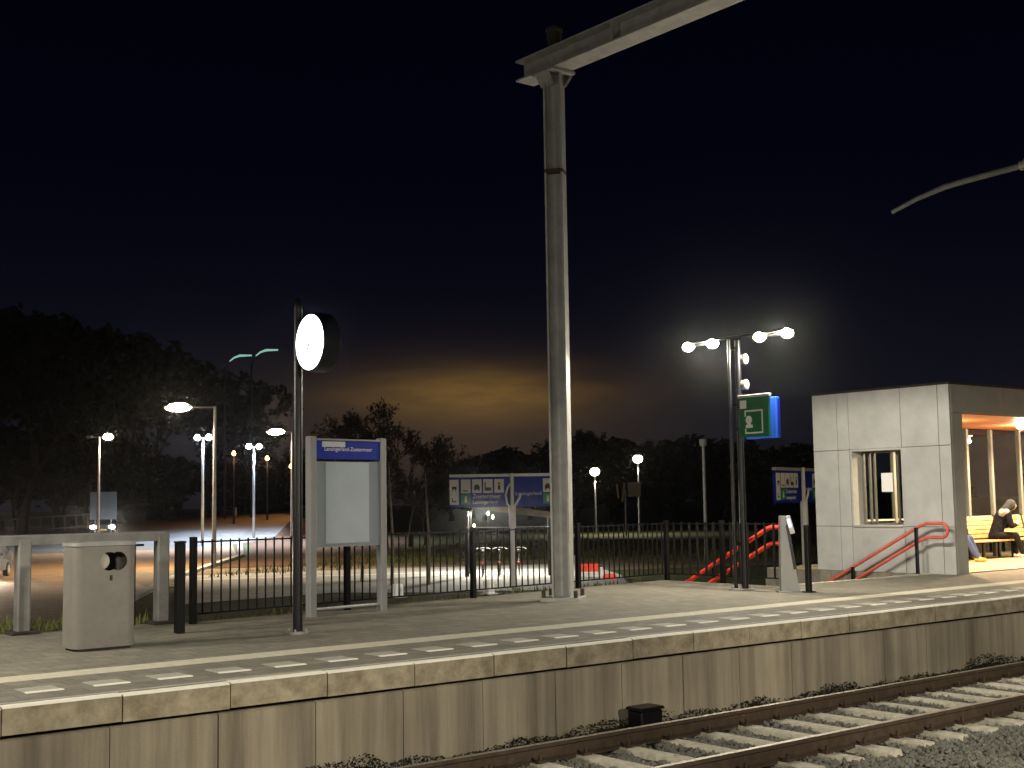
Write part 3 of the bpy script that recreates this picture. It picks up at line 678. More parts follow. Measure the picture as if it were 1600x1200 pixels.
# ------------------------------------------------------------------ stairs
st = struct(MB().box((20.45, 18.35, G-0.04), (4.6, 3.0, 0.06)).build('stair_landing', M_pave), 'landing at the foot of the station stairs', 'stairs')
stp = thing('staircase', (18.1, 14.95, 0), 'wide stairs descending from the platform beside the shelter', 'stairs')
for i in range(8):
    m = MB(); m.bbox(0.14, 4.5, 0.30+i*0.3, 0.61+i*0.3, G-0.1, -0.16*(i+1)); m.build('step', M_pave, stp)
m = MB(); m.bbox(0.02, 0.12, 0.02, 3.2, G-0.1, -0.01); m.build('side_wall', M_wall, stp)
m = MB(); m.bbox(0.02, 4.5, 0.0, 0.10, G-0.1, 0.02); m.build('threshold', M_band, stp)
M_salmon = mat('faded_red_paint', (0.66, 0.13, 0.09), 0.5, var=0.2)
def handrail(name, x, pts_u, pts_l, loop, posts, label, wallside):
    t = thing(name, (x, 14.95, 0), label, 'handrail')
    if loop:
        top = [Vector((0, p[0]-14.95, p[1])) for p in pts_u]; low = [Vector((0, p[0]-14.95, p[1])) for p in pts_l]
        a, b = top[0], low[0]; mid = (a+b)/2; r = (a-b).length/2
        arc = [mid+Vector((0, -math.sin(t_)*r*0.9, math.cos(t_)*r)) for t_ in [math.pi*k/8 for k in range(1, 8)]]
        m = MB(); m.path(list(reversed(top))+arc+low, 0.033, 10); m.build('rail', M_salmon, t)
    else:
        for pts in (pts_u, pts_l):
            m = MB(); m.path([(0, p[0]-14.95, p[1]) for p in pts], 0.042, 10); m.build('rail', M_red, t)
    for (y, z0, z1) in posts:
        m = MB(); m.bev((wallside*0.05, y-14.95, (z0+z1)/2), (0.06, 0.06, z1-z0), 0.006); m.build('post', M_black, t)
    return t
handrail('handrail', 22.55, [(14.62, 1.02), (14.95, 1.02), (15.10, 0.97), (17.2, -0.13), (18.2, -0.62)], [(14.62, 0.74), (14.95, 0.74), (15.12, 0.68), (17.2, -0.42), (18.2, -0.92)], True,
         [(15.18, -0.2, 0.93), (16.75, -1.1, 0.10)], 'double red handrail along the pale shelter wall', -1)
handrail('handrail', 18.36, [(15.05, 1.04), (15.42, 1.04), (15.5, 1.02), (17.3, 0.10), (18.0, -0.26)], [(15.05, 0.75), (15.42, 0.75), (15.5, 0.72), (17.3, -0.2), (18.0, -0.55)], False,
         [(15.2, -0.2, 0.74), (16.9, -1.1, 0.30)], 'double red handrail seen through the black balustrade', 1)

# ------------------------------------------------------------------ station shelter building
bd = thing('station_shelter', (22.8, 14.49, 0), 'pale panelled station building with a window and lit open waiting room', 'building')
GAP = 0.012
def panel_x(y0, y1, z0, z1, m_=M_facade):
    p = MB(); p.bbox(0, 0.05, y0+GAP/2, y1-GAP/2, z0+GAP/2, z1-GAP/2); return p.build('facade_panel', m_, bd)
def panel_y(x0, x1, z0, z1, m_=M_facade, y=0.0):
    p = MB(); p.bbox(x0+GAP/2, x1-GAP/2, y, y+0.05, z0+GAP/2, z1-GAP/2); return p.build('facade_panel', m_, bd)
ys = [0.0, 0.27, 1.15, 2.45, 2.75, 3.40]
for a, b_ in ((0, 1), (1, 2), (2, 3), (3, 4), (4, 5)):
    y0, y1 = ys[a], ys[b_]
    panel_x(y0, y1, 2.57, 3.80)
    if (a, b_) != (2, 3): panel_x(y0, y1, 0.94, 2.57)
    panel_x(y0, y1, -0.25, 0.94)
m = MB(); m.bbox(0, 0.05, 0, 3.4, G-0.05, -0.26); m.build('stair_wall', M_wall, bd)
core = MB()
core.bbox(0.055, 0.12, 0.05, 1.15, -1.3, 3.78); core.bbox(0.055, 0.12, 2.45, 3.38, -1.3, 3.78); core.bbox(0.055, 0.12, 1.15, 2.45, -1.3, 0.93); core.bbox(0.055, 0.12, 1.15, 2.45, 2.58, 3.78)
core.build('wall_core', M_dirt, bd)
# window
wn_ = MB(); wn_.bbox(0.02, 0.44, 1.15, 1.19, 0.94, 2.57); wn_.bbox(0.02, 0.44, 2.41, 2.45, 0.94, 2.57); wn_.bbox(0.02, 0.44, 1.19, 2.41, 2.53, 2.57); wo_ = wn_.build('window', M_facade, bd)
m = MB(); m.bbox(-0.03, 0.46, 1.19, 2.41, 0.925, 0.965); m.build('sill', M_alu, wo_)
m = MB()
for y in (1.215, 2.385): m.bbox(0.36, 0.42, y-0.025, y+0.025, 0.97, 2.53)
for y in (1.52, 2.22, 2.10): m.bbox(0.36, 0.41, y-0.018, y+0.018, 0.97, 2.50)
m.bbox(0.36, 0.42, 1.24, 2.36, 0.965, 1.01); m.bbox(0.36, 0.42, 1.24, 2.36, 2.49, 2.53)
m.build('frame', mat('window_frame_grey', (0.17, 0.17, 0.155), 0.5, metal=0.2, var=0.1), wo_)
for y0, y1 in ((1.24, 1.50), (1.54, 2.08), (2.12, 2.20), (2.24, 2.36)):
    m = MB(); m.bbox(0.385, 0.392, y0, y1, 1.01, 2.49); m.build('pane', M_glass, wo_)
m = MB(); m.bbox(0.378, 0.383, 1.66, 1.94, 1.66, 2.06); m.build('notice', mat('white_paper', (0.9, 0.9, 0.88), 0.7, var=0.03), wo_)
# front pillar and lintel
panel_y(0.055, 0.44, -0.02, 3.22); pil = MB(); pil.bbox(0.06, 0.44, 0.055, 0.50, 0.0, 3.22); pil.build('pillar', M_facade, bd)
for x0, x1 in ((0.055, 2.0), (2.0, 4.0), (4.0, 6.0), (6.0, 8.0), (8.0, 10.5)): panel_y(x0, x1, 3.22, 3.80)
m = MB(); m.bbox(0.06, 10.5, 0.055, 0.12, 3.25, 3.79); m.build('lintel', M_dirt, bd)
m = MB(); m.bbox(-0.02, 10.55, -0.02, 3.5, 3.80, 3.84); m.build('roof', M_dirt, bd)
m = MB(); m.bbox(10.0, 10.5, 0.055, 0.5, 0, 3.22); m.build('pillar', M_facade, bd)
# wooden ceiling boards and fascia
for k in range(17):
    m = MB(); m.bbox(0.125, 9.98, 0.05+k*0.193, 0.05+k*0.193+0.187, 3.205, 3.23); m.build('ceiling_board', M_wood, bd)
m = MB(); m.bbox(0.13, 10.4, 0.06, 3.36, 0.002, 0.022); m.build('floor', M_floor, bd)
m = MB(); m.bbox(10.1, 10.2, 0.5, 3.35, 0, 3.2); m.build('end_wall', M_facade, bd)
xs = [0.15, 1.5, 2.75, 3.6, 4.75, 5.82, 6.92, 8.26, 9.85]
for x in xs:
    m = MB(); m.bev((x+0.05, 3.32, 1.61), (0.09, 0.10, 3.18), 0.008); m.build('mullion', mat('dull_aluminium', (0.17, 0.17, 0.155), 0.6, var=0.1), bd)
for a, b_ in zip(xs, xs[1:]):
    m = MB(); m.bbox(a+0.10, b_, 3.315, 3.325, 0.06, 3.18); m.build('glass_pane', M_glass, bd)
    m = MB(); m.bbox(a+0.10, b_, 3.29, 3.35, 1.0, 1.04); m.build('transom', M_alu, bd)
for (x, y) in ((2.4, 1.7), (5.75, 1.75), (8.6, 1.7)):
    m = MB(); m.tube((x, y, 3.204), (x, y, 3.17), 0.13, 0.13, 16); m.build('light_housing', M_alu, bd)
    m = MB(); m.ball((x, y, 3.165), 0.115, 16, 8, (1, 1, 0.5)); m.build('ceiling_light', M_downl, bd)
    point_light('ceiling_lamp_light', bd, (x, y, 3.07), 1150, (1.0, 0.74, 0.46), 0.06, spot=165)
    point_light('ceiling_lamp_spill', bd, (x, y, 3.02), 230, (1.0, 0.74, 0.46), 0.06)

# bench
be = thing('wooden_bench', (26.8, 17.42, 0.022), 'long slatted wooden bench inside the lit waiting room', 'bench')
for k in range(5):
    m = MB(); m.bev((1.9, -0.40+k*0.105, 0.43), (4.4, 0.095, 0.035), 0.006); m.build('seat_slat', M_slat, be)
for k in range(5):
    m = MB(); m.box((1.9, 0.10+k*0.022, 0.53+k*0.105), (4.4, 0.03, 0.092), rx=R(-12)); m.build('back_slat', M_slat, be)
for x in (-0.1, 1.3, 2.6, 3.9):
    m = MB(); m.bev((x, -0.3, 0.205), (0.07, 0.05, 0.41), 0.005); m.bev((x, 0.06, 0.205), (0.07, 0.05, 0.41), 0.005); m.box((x, 0.13, 0.72), (0.06, 0.03, 0.66), rx=R(-12)); m.bev((x, -0.12, 0.39), (0.06, 0.45, 0.03), 0.004)
    m.build('leg', M_black, be)

# ------------------------------------------------------------------ people
def limb_mesh(name, chains, m_, parent, vox=0.022, balls=()):
    mb = MB()
    for ch in chains:
        for (p, r) in ch: mb.ball(p, r, 12, 8)
        for (p0, r0), (p1, r1) in zip(ch, ch[1:]): mb.tube(p0, p1, r0*0.99, r1*0.99, 12)
    for (c, r, sc) in balls: mb.ball(c, r, 16, 12, sc)
    o = mb.build(name, m_, parent)
    rmod = o.modifiers.new('r', 'REMESH'); rmod.mode = 'VOXEL'; rmod.voxel_size = vox; rmod.use_smooth_shade = True
    sm = o.modifiers.new('s', 'SMOOTH'); sm.iterations = 4; sm.factor = 0.5
    dg = bpy.context.evaluated_depsgraph_get(); me = bpy.data.meshes.new_from_object(o.evaluated_get(dg)); o.modifiers.clear(); o.data = me
    for p in me.polygons: p.use_smooth = True
    return o
M_skin = mat('skin', (0.42, 0.24, 0.16), 0.6, var=0.08)
def make_person(loc, rz, label, jacket, trousers, shoes, feet, lean, hood):
    # local frame: sits at origin (seat height .46), faces -Y
    t = thing('person', loc, label, 'person', None, rz)
    hip = Vector((0, 0, 0.56)); ch = Vector((0, -lean*0.55, 0.98)); nk = Vector((0, -lean, 1.16)); hdc = Vector((0, -lean-0.13, 1.27))
    hands = [Vector((s*0.05, -lean-0.22, 0.80)) for s in (-1, 1)]
    sh = [Vector((s*0.19, -lean*0.9, 1.08)) for s in (-1, 1)]
    elb = [Vector((s*0.25, -lean*0.75-0.10, 0.78)) for s in (-1, 1)]
    kn = [Vector((s*0.13, -0.46, 0.54)) for s in (-1, 1)]; hj = [Vector((s*0.10, -0.02, 0.54)) for s in (-1, 1)]
    an = [Vector((f[0], f[1], 0.09)) for f in feet]
    ch_ = [[(hip, 0.13), (ch, 0.13), (nk, 0.065), (hdc, 0.085)]]
    for i in (0, 1):
        ch_.append([(sh[i], 0.06), (elb[i], 0.045), (hands[i], 0.032)]); ch_.append([(ch, 0.08), (sh[i], 0.06)])
        ch_.append([(hj[i], 0.085), (kn[i], 0.06), (an[i], 0.042), (an[i]+Vector((0, -0.12, -0.04)), 0.035)])
        s = (-1, 1)[i]
        for q in range(4):
            b0 = hands[i]+Vector((-s*0.0, -0.03, 0.03-q*0.02)); b1 = b0+Vector((-s*0.035, -0.03, 0.0)); b2 = b1+Vector((-s*0.03, 0.015-0.003*q, 0))
            ch_.append([(hands[i], 0.02), (b0, 0.011), (b1, 0.010), (b2, 0.009)])
        ch_.append([(hands[i], 0.018), (hands[i]+Vector((-s*0.02, -0.01, 0.045)), 0.011), (hands[i]+Vector((-s*0.035, -0.02, 0.06)), 0.010)])
    face = [(hdc, 0.105, (0.78, 0.95, 1.15)), (hdc+Vector((0, -0.10, -0.015)), 0.02, (0.7, 1, 1)), (hdc+Vector((0, -0.085, -0.06)), 0.022, (1.4, 0.7, 0.5))]
    for s in (-1, 1): face.append((hdc+Vector((s*0.083, 0.01, 0)), 0.025, (0.4, 0.8, 1.2))); face.append((hdc+Vector((s*0.032, -0.088, 0.02)), 0.014, (1, 0.6, 0.7)))
    limb_mesh('body', ch_, M_skin, t, 0.012, face)
    jk = [[(hip+Vector((0, 0, -0.03)), 0.17), (hip*0.5+ch*0.5, 0.165), (ch, 0.17), (nk+Vector((0, 0.02, -0.03)), 0.10)]]
    for i in (0, 1): jk.append([(ch+Vector((0, 0, 0.03)), 0.13), (sh[i], 0.090), (elb[i], 0.075), (elb[i]*0.25+hands[i]*0.75, 0.052)])
    jo = limb_mesh('jacket', jk, jacket, t, 0.02)
    if hood: limb_mesh('shoulder_panel', [[(sh[0]+Vector((-0.01, 0.03, 0.03)), 0.085), (sh[0]*0.6+ch*0.4+Vector((0, 0.06, 0.05)), 0.11)]], mat('pale_jacket_panel', (0.30, 0.32, 0.31), 0.9, var=0.25, scale=14, bump=0.8, bscale=16), t, 0.018)
    if hood:
        hb = hdc+Vector((0, 0.035, 0.02)); limb_mesh('hood', [[(nk+Vector((0, 0.05, 0.0)), 0.10), (hb+Vector((0, 0.02, 0)), 0.115)]], hood, t, 0.018, [(hb, 0.125, (0.95, 1.0, 1.12))])
    else: limb_mesh('hair', [], M_ink, t, 0.015, [(hdc+Vector((0, 0.02, 0.03)), 0.115, (0.85, 0.95, 1.05))])
    tr = [[(hip+Vector((0, 0, -0.02)), 0.155), (hj[0]*.5+hj[1]*.5, 0.14)]]
    for i in (0, 1): tr.append([(hj[i], 0.11), (kn[i], 0.080), (kn[i]*0.45+an[i]*0.55, 0.068), (an[i]+Vector((0, 0, 0.02)), 0.055)])
    limb_mesh('trousers', tr, trousers, t, 0.02)
    for i in (0, 1): limb_mesh('shoe', [[(an[i]+Vector((0, 0.03, -0.035)), 0.05), (an[i]+Vector((0, -0.16, -0.045)), 0.042)]], shoes, t, 0.012)
    return t
M_jack = mat('dark_jacket', (0.012, 0.013, 0.017), 0.9, var=0.45, scale=14, bump=1.0, bscale=16, spec=0.1)
M_hoodg = mat('grey_hood', (0.055, 0.062, 0.066), 0.9, var=0.4, scale=12, bump=0.9, bscale=18, spec=0.1)
M_trou = mat('dark_trousers', (0.014, 0.013, 0.014), 0.9, var=0.4, scale=12, bump=0.9, bscale=16, spec=0.1)
M_jean = mat('blue_jeans', (0.06, 0.09, 0.20), 0.85, var=0.2)
M_wshoe = mat('white_shoes', (0.75, 0.72, 0.62), 0.6, var=0.1)
M_yshoe = mat('yellow_shoes', (0.70, 0.42, 0.04), 0.6, var=0.1)
make_person((28.95, 17.30, 0.022), R(45), 'hooded person hunched over a phone on the waiting room bench', M_jack, M_trou, M_wshoe, [(-0.13, -0.60), (0.15, -0.52)], 0.30, M_hoodg)
make_person((26.85, 17.25, 0.022), R(12), 'person in blue jeans and yellow shoes mostly hidden behind the pillar', M_jack, M_jean, M_yshoe, [(-0.10, -0.70), (0.16, -0.62)], 0.10, None)
ph = thing('phone', (28.95, 17.30, 0.022), 'phone held by the hooded person', 'phone', None, R(45))
m = MB(); m.box((0, -0.555, 0.87), (0.075, 0.012, 0.15), rx=R(30)); m.build('case', M_black, ph)
m = MB(); m.box((0, -0.545, 0.875), (0.065, 0.004, 0.135), rx=R(30)); m.build('screen', emit('phone_screen', (0.8, 0.9, 1.0), 3), ph)

# ------------------------------------------------------------------ street lamps
def street_lamp(loc, h, rz, label, head_l=1.1, arm=1.3, m_=M_lampp, light=None, both=False, col=PEACH, power=900, group='street lamps along the road', pole_m=M_galv, kind='arm'):
    t = thing('street_lamp', loc, label, 'street lamp', group, rz)
    m = MB(); m.tube((0, 0, 0), (0, 0, h), 0.11, 0.06, 10); m.build('pole', pole_m, t)
    for s in ((-1, 1) if both else (-1,)):
        m = MB(); m.tube((0, 0, h-0.05), (s*arm, 0, h-0.02), 0.035, n=8); m.build('arm', pole_m, t)
        m = MB(); m.bev((s*(arm+head_l/2), 0, h+0.04), (head_l, 0.34, 0.10), 0.03); hd_ = m.build('lamp_head', M_grey, t)
        m = MB(); m.ball((s*(arm+head_l/2), 0, h-0.02), 1, 16, 8, (head_l*0.46, 0.17, 0.20)); m.build('lamp_glass', m_, hd_)
        if power: point_light('lamp_light', t, (s*(arm+head_l/2), 0, h-0.30), power, col, 0.15, spot=150)
    return t
def face(loc): return math.atan2(-loc[1], -loc[0])+math.pi/2     # local x across the line of sight
def place(x, y): return (x, y, G)
street_lamp(place(26.5, 55.4), 7.50, R(-40), 'tall street lamp with one wide peach lit head at the left', 1.35, 1.05, power=7500)
street_lamp(place(43.1, 78.1), 7.86, R(-40), 'street lamp with a wide lit head just left of the clock pole', 1.35, 0.45, power=4200)
t = street_lamp(place(30.9, 81.5), 7.42, R(140), 'street lamp with a round lit head above the grey road sign', 0.75, 0.2, power=2500)
m = MB(); m.tube((0, 0, 7.37), (0.5, 0, 7.40), 0.035, n=8); m.bev((0.62, 0, 7.42), (0.35, 0.3, 0.14), 0.03); m.build('unlit_head', M_grey, t)
street_lamp(place(39.2, 83.8), 7.66, R(-35), 'twin headed bluish white road lamp behind the tall street lamp', 0.5, 0.15, M_lampc, both=True, col=COOL, power=5000, group='bluish twin road lamps')
street_lamp(place(46.7, 90.7), 7.43, R(-35), 'twin headed bluish white road lamp nearest the orange lamps', 0.5, 0.15, M_lampc, both=True, col=COOL, power=9000, group='bluish twin road lamps')
for (x, y, h, lb) in ((52.35, 105.5, 7.5, 'left of the three orange lamps in the distance'), (57.1, 108.2, 7.2, 'middle of the three orange lamps in the distance'), (61.8, 112.2, 6.6, 'right orange lamp beside the clock pole in the distance')):
    street_lamp(place(x, y), h, R(60), lb, 0.55, 0.12, emit('lamp_sodium_'+lb[:4], (1.0, 0.38, 0.07), 60), col=SOD, power=550, group='orange road lamps', pole_m=M_black)
for (x, y, h, lb) in ((71.0, 78.0, 5.14, 'lower round post top lamp right of the mast'), (73.7, 75.7, 6.13, 'higher round post top lamp right of the mast')):
    t = thing('street_lamp', place(x, y), lb, 'street lamp', 'post top lamps')
    m = MB(); m.tube((0, 0, 0), (0, 0, h-0.25), 0.08, 0.05, 10); m.build('pole', M_galv, t)
    m = MB(); m.tube((0, 0, h-0.28), (0, 0, h-0.2), 0.07, 0.22, 14); m.tube((0, 0, h+0.28), (0, 0, h+0.34), 0.36, 0.20, 14); m.build('lamp_hood', M_grey, t)
    m = MB(); m.ball((0, 0, h), 0.40, 16, 10, (1, 1, 0.85)); m.build('lamp_globe', emit('globe_warm_white', (1.0, 0.86, 0.62), 18), t)
    point_light('lamp_light', t, (0.0, -0.0, h-0.75), 1500, WARM, 0.2, spot=150)
t = thing('street_lamp', place(44.5, 41.3), 'unlit grey lamp pole standing left of the black platform lamp', 'street lamp')
m = MB(); m.tube((0, 0, 0), (0, 0, 5.4), 0.10, 0.07, 10); m.build('pole', M_galv, t)
m = MB(); m.tube((0, 0, 5.3), (0, 0, 5.62), 0.17, 0.2, 12); m.build('lamp_head', M_grey, t)
for (x, y, z, lb) in ((55.8, 114.4, 16.1, 'left of two tall curved pale lamp arms above the trees'), (57.8, 112.8, 16.6, 'right of two tall curved pale lamp arms above the trees')):
    t = thing('road_lamp', place(x, y), lb, 'street lamp', 'tall curved lamps')
    hh_ = z-G
    pts = [(0, 0, 0), (0, 0, hh_-1.6)] + [(1.7*(1-math.cos(a))*0.78, -1.7*(1-math.cos(a))*0.62, hh_-1.6+1.6*math.sin(a)) for a in (0.35, 0.7, 1.05, 1.4)]
    m = MB(); m.path(pts[:-2], [0.13, 0.09, 0.06, 0.05], 8); m.build('pole', M_black, t)
    m = MB(); m.path(pts[-3:]+[(2.0, -1.6, hh_-0.02)], [0.06, 0.09, 0.12, 0.08], 8); m.build('lamp_head', M_lampg, t)

# ------------------------------------------------------------------ traffic sign, far railing, cars, marker posts
rs = thing('road_sign', place(37.7, 98.4), 'large plain grey road sign below the lamp at the left', 'sign', None, R(-21))
m = MB(); m.bev((0, 0, 2.98), (2.0, 0.06, 2.15), 0.03); m.build('panel', mat('sign_back', (0.20, 0.24, 0.26), 0.6, var=0.1), rs)
for x in (-0.6, 0.6):
    m = MB(); m.tube((x, 0.08, 0), (x, 0.08, 3.9), 0.05, n=8); m.build('post', M_galv, rs)
m = MB(); m.bbox(-0.9, 0.9, 0.03, 0.06, 3.2, 3.28); m.build('brace', M_galv, rs)
ra = Vector((36.0, 135.5, -1.3)); rb = Vector((48.0, 126.0, -0.52)); dR = (rb-ra); LR = dR.length; dR.normalize(); rzr = math.atan2(dR.y, dR.x)
fr_ = thing('bridge_railing', ra, 'pale railing with many posts along the far road at the left', 'railing', None, rzr); fr_.rotation_euler = (0, -math.asin(dR.z), rzr)
po = None
for k in range(14):
    if po is None: po = MB().bev((0, 0, 0.75), (0.14, 0.10, 1.5), 0.01).build('post', M_galv, fr_)
    else: clone(po, fr_, (LR*k/13, 0, 0))
for z in (0.25, 1.45): MB().bev((LR/2, 0, z), (LR, 0.09, 0.16), 0.01).build('rail', M_galv, fr_)

def car_body(mb):
    prof = [(-2.05, 0.30), (-2.10, 0.62), (-2.0, 0.86), (-1.35, 0.95), (-0.75, 1.38), (-0.2, 1.47), (0.75, 1.45), (1.55, 1.05), (2.05, 0.98), (2.12, 0.6), (2.05, 0.30)]
    n = len(prof); rows = []
    for yk, inset in ((-0.86, 0.14), (-0.84, 0.0), (0.84, 0.0), (0.86, 0.14)):
        row = []
        for x, z in prof:
            w = 1.0 if z < 0.97 else 1.0-0.20*(z-0.97)/0.5
            row.append((x*(1-0.02*inset), yk*w, z))
        rows.append(row)
    vs_ = rows[1]+rows[2]
    mb.add(vs_, [tuple(reversed(range(n))), tuple(range(n, 2*n))]+[(i, (i+1) % n, n+(i+1) % n, n+i) for i in range(n)])
def make_car(loc, rz, label, paint):
    t = thing('car', loc, label, 'car', None, rz)
    m = MB(); car_body(m); m.build('body', paint, t)
    m = MB(); m.add([(-1.32, -0.72, 0.98), (-1.32, 0.72, 0.98), (-0.79, 0.66, 1.37), (-0.79, -0.66, 1.37)], [(0, 1, 2, 3)]); o = m.build('windscreen', mat('car_glass', (0.01, 0.012, 0.014), 0.08, var=0.05), t); o.location = (-0.012, 0, 0.012)
    for s in (-1, 1):
        m = MB(); m.add([(-1.15, s*0.845, 1.0), (1.35, s*0.845, 1.03), (0.7, s*0.70, 1.40), (-0.65, s*0.70, 1.36)], [(0, 1, 2, 3)]); o = m.build('side_window', MATS['car_glass'], t); o.location = (0, s*0.012, 0)
        m = MB(); m.ball((-2.06, s*0.64, 0.70), 0.15, 12, 8, (0.5, 1.4, 1.0)); m.build('headlight', M_head, t)
        m = MB(); m.ball((2.08, s*0.66, 0.80), 0.08, 10, 6, (0.5, 1.4, 1)); m.build('tail_light', M_red, t)
        m = MB(); m.ball((-0.75, s*0.95, 1.0), 0.09, 10, 6, (0.7, 1, 0.7)); m.build('mirror', paint, t)
        for x in (-1.32, 1.30):
            m = MB(); m.tube((x, s*0.68, 0.31), (x, s*0.87, 0.31), 0.31, n=18); w_ = m.build('wheel', M_black, t)
            m = MB(); m.tube((x, s*0.86, 0.31), (x, s*0.88, 0.31), 0.19, n=14); m.build('rim', M_alu, w_)
    m = MB(); m.bbox(-2.13, -2.08, -0.3, 0.3, 0.42, 0.54); m.build('number_plate', mat('plate', (0.6, 0.45, 0.05), 0.5), t)
    return t
M_cpaint = mat('dark_car_paint', (0.03, 0.033, 0.04), 0.25, var=0.1, spec=0.6)
c1 = make_car((40.9, 106.5, -0.86), R(66), 'dark car with bright headlights coming down the far road', M_cpaint)
c2 = make_car((16.2, 55.8, G+0.006), R(62), 'dark car with lit headlights at the left edge of the picture', M_cpaint)
c1.scale = (1.1, 1.15, 1.1)
for c, d in ((c1, 0), (c2, 0)):
    for s in (-1, 1):
        hb_ = point_light('headlight_beam', c, (-2.3, s*0.62, 0.66), 1100 if c is c2 else 700, (1.0, 0.74, 0.5), 0.06, spot=95); hb_.rotation_euler = (0, R(78), 0)
for i, (x, y, lb) in enumerate(((60.5, 121.5, 'small pale marker post at the far edge of the road bend'),)):
    t = thing('marker_post', (x, y, 0.4), lb, 'post'); MB().tube((0, 0, 0), (0, 0, 0.9), 0.14, 0.12, 8).build('shaft', M_signw, t); MB().tube((0, 0, 0.9), (0, 0, 1.1), 0.13, 0.08, 8).build('cap', M_black, t)
# small pale markers behind the fence
for (x, y, h, lb) in ((12.1, 18.3, 0.22, 'small white block at the foot of the fence right of the board'), (13.55, 17.65, 0.24, 'small white block on the ground left of the sign pole')):
    t = thing('marker_block', (x, y, 0), lb, 'block'); MB().bev((0, 0, h/2), (0.16, 0.16, h), 0.02).build('block', M_signw, t); MB().bev((0, 0, 0.01), (0.26, 0.26, 0.02), 0.006).build('foot', M_galv, t)
# red and white barrier right of the mast
bb = thing('road_barrier', (17.35, 19.25, 0), 'low red and white barrier behind the fence right of the mast', 'barrier', None, R(-38))
MB().bev((-0.05, 0, 0.235), (0.46, 0.05, 0.16), 0.02).build('red_board', M_red, bb)
MB().bev((-0.03, 0, 0.10), (0.50, 0.05, 0.09), 0.01).build('white_board', M_signw, bb)
MB().bev((0.38, 0.0, 0.05), (0.26, 0.20, 0.10), 0.03).build('red_foot', M_red, bb)
MB().bev((-0.30, -0.02, 0.24), (0.035, 0.035, 0.48), 0.006).build('upright', M_signw, bb)
MB().bev((0.22, 0, 0.12), (0.05, 0.06, 0.24), 0.006).build('upright', M_signw, bb)
# billboard near the post top lamps
bi = thing('notice_board', place(69.8, 72.6), 'beige boards on a post in front of the higher post top lamp', 'board', None, R(-44))
MB().bev((0.3, 0, 3.6), (1.0, 0.08, 1.1), 0.02).build('panel', mat('beige_board', (0.40, 0.33, 0.22), 0.7, var=0.2), bi)
MB().box((-0.55, 0, 3.4), (0.16, 0.08, 1.5), ry=R(8)).build('panel', MATS['beige_board'], bi)
MB().box((-1.0, 0, 3.5), (0.14, 0.08, 1.1), ry=R(-5)).build('panel', MATS['beige_board'], bi)
MB().tube((-0.4, 0.08, 0), (-0.4, 0.08, 3.6), 0.07, n=8).build('post', M_galv, bi)

# ------------------------------------------------------------------ bicycle shelter beyond the path
sh_ = thing('bicycle_shelter', (30.4, 40.4, G), 'low roofed bicycle shelter with small lamps behind the blue sign', 'shelter', None, R(-40))
MB().box((1.3, 0, 2.62), (3.4, 2.2, 0.10), ry=R(8)).build('roof', M_gravel, sh_)
MB().box((1.3, -1.12, 2.55), (3.4, 0.05, 0.24), ry=R(8)).build('fascia', M_gravel, sh_)
MB().bev((1.3, -1.0, 1.88), (3.2, 0.04, 0.04), 0.01).build('rail', M_galv, sh_)
for (x, y) in ((-0.3, -0.9), (2.9, -0.9), (-0.3, 0.9), (2.9, 0.9)):
    MB().bev((x, y, 1.25), (0.16, 0.16, 2.5), 0.02).build('post', M_black, sh_)
for (x, z) in ((0.55, 2.42), (0.72, 2.28), (0.0, 1.95)):
    MB().ball((x, -1.05, z), 0.055, 10, 8, (0.8, 0.8, 1.5)).build('lamp', emit('small_lamp', (1.0, 0.85, 0.5), 8), sh_)
for q_, p_ in (((0.2, -0.5, 2.25), 230), ((2.6, -0.5, 2.0), 230), ((0.4, 1.6, 2.4), 1100)): point_light('shelter_fill', sh_, q_, p_, WARM, 0.08)  # right-end and rear lights have no fixture; added to brighten square and grass
def bike(loc, rz, label):
    t = thing('bicycle', loc, label, 'bicycle', 'bicycles by the shelter', rz)
    for x in (-0.53, 0.53):
        m = MB()
        for k in range(20):
            a0, a1 = 2*math.pi*k/20, 2*math.pi*(k+1)/20
            m.tube((x+0.33*math.cos(a0), 0, 0.34+0.33*math.sin(a0)), (x+0.33*math.cos(a1), 0, 0.34+0.33*math.sin(a1)), 0.018, n=5, caps=False)
        for k in range(8):
            a0 = math.pi*k/4; m.tube((x, 0, 0.34), (x+0.32*math.cos(a0), 0, 0.34+0.32*math.sin(a0)), 0.003, n=3)
        m.build('wheel', M_black, t)
    m = MB()
    for a, b_ in (((-0.53, 0, .34), (-0.15, 0, .85)), ((-0.15, 0, .85), (0.42, 0, .82)), ((0.42, 0, .82), (0.53, 0, .34)), ((-0.05, 0, .30), (-0.17, 0, .95)), ((-0.05, 0, .30), (0.40, 0, .72)), ((-0.53, 0, .34), (-0.05, 0, .30)), ((0.42, 0, .8), (0.38, 0, 1.05))): m.tube(a, b_, 0.017, n=6)
    m.build('frame', M_black, t)
    MB().ball((-0.18, 0, 0.98), 0.12, 10, 6, (1.1, 0.7, 0.35)).build('saddle', M_black, t)
    MB().path([(0.22, -0.28, 1.02), (0.36, -0.2, 1.06), (0.39, 0, 1.07), (0.36, 0.2, 1.06), (0.22, 0.28, 1.02)], 0.013, 6).build('handlebar', M_galv, t)
    MB().ball((-0.78, 0, 0.55), 0.05, 8, 6).build('reflector', M_red, t)
    return t
for k, (dx, lb) in enumerate(((0.3, 'parked bicycle under the left end of the shelter'), (0.95, 'parked bicycle in the middle of the shelter'), (1.7, 'parked bicycle under the right end of the shelter'))):
    q = Matrix.Rotation(R(-40), 3, 'Z') @ Vector((dx, -0.5, 0)); bike((30.4+q.x, 40.4+q.y, G), R(50), lb)

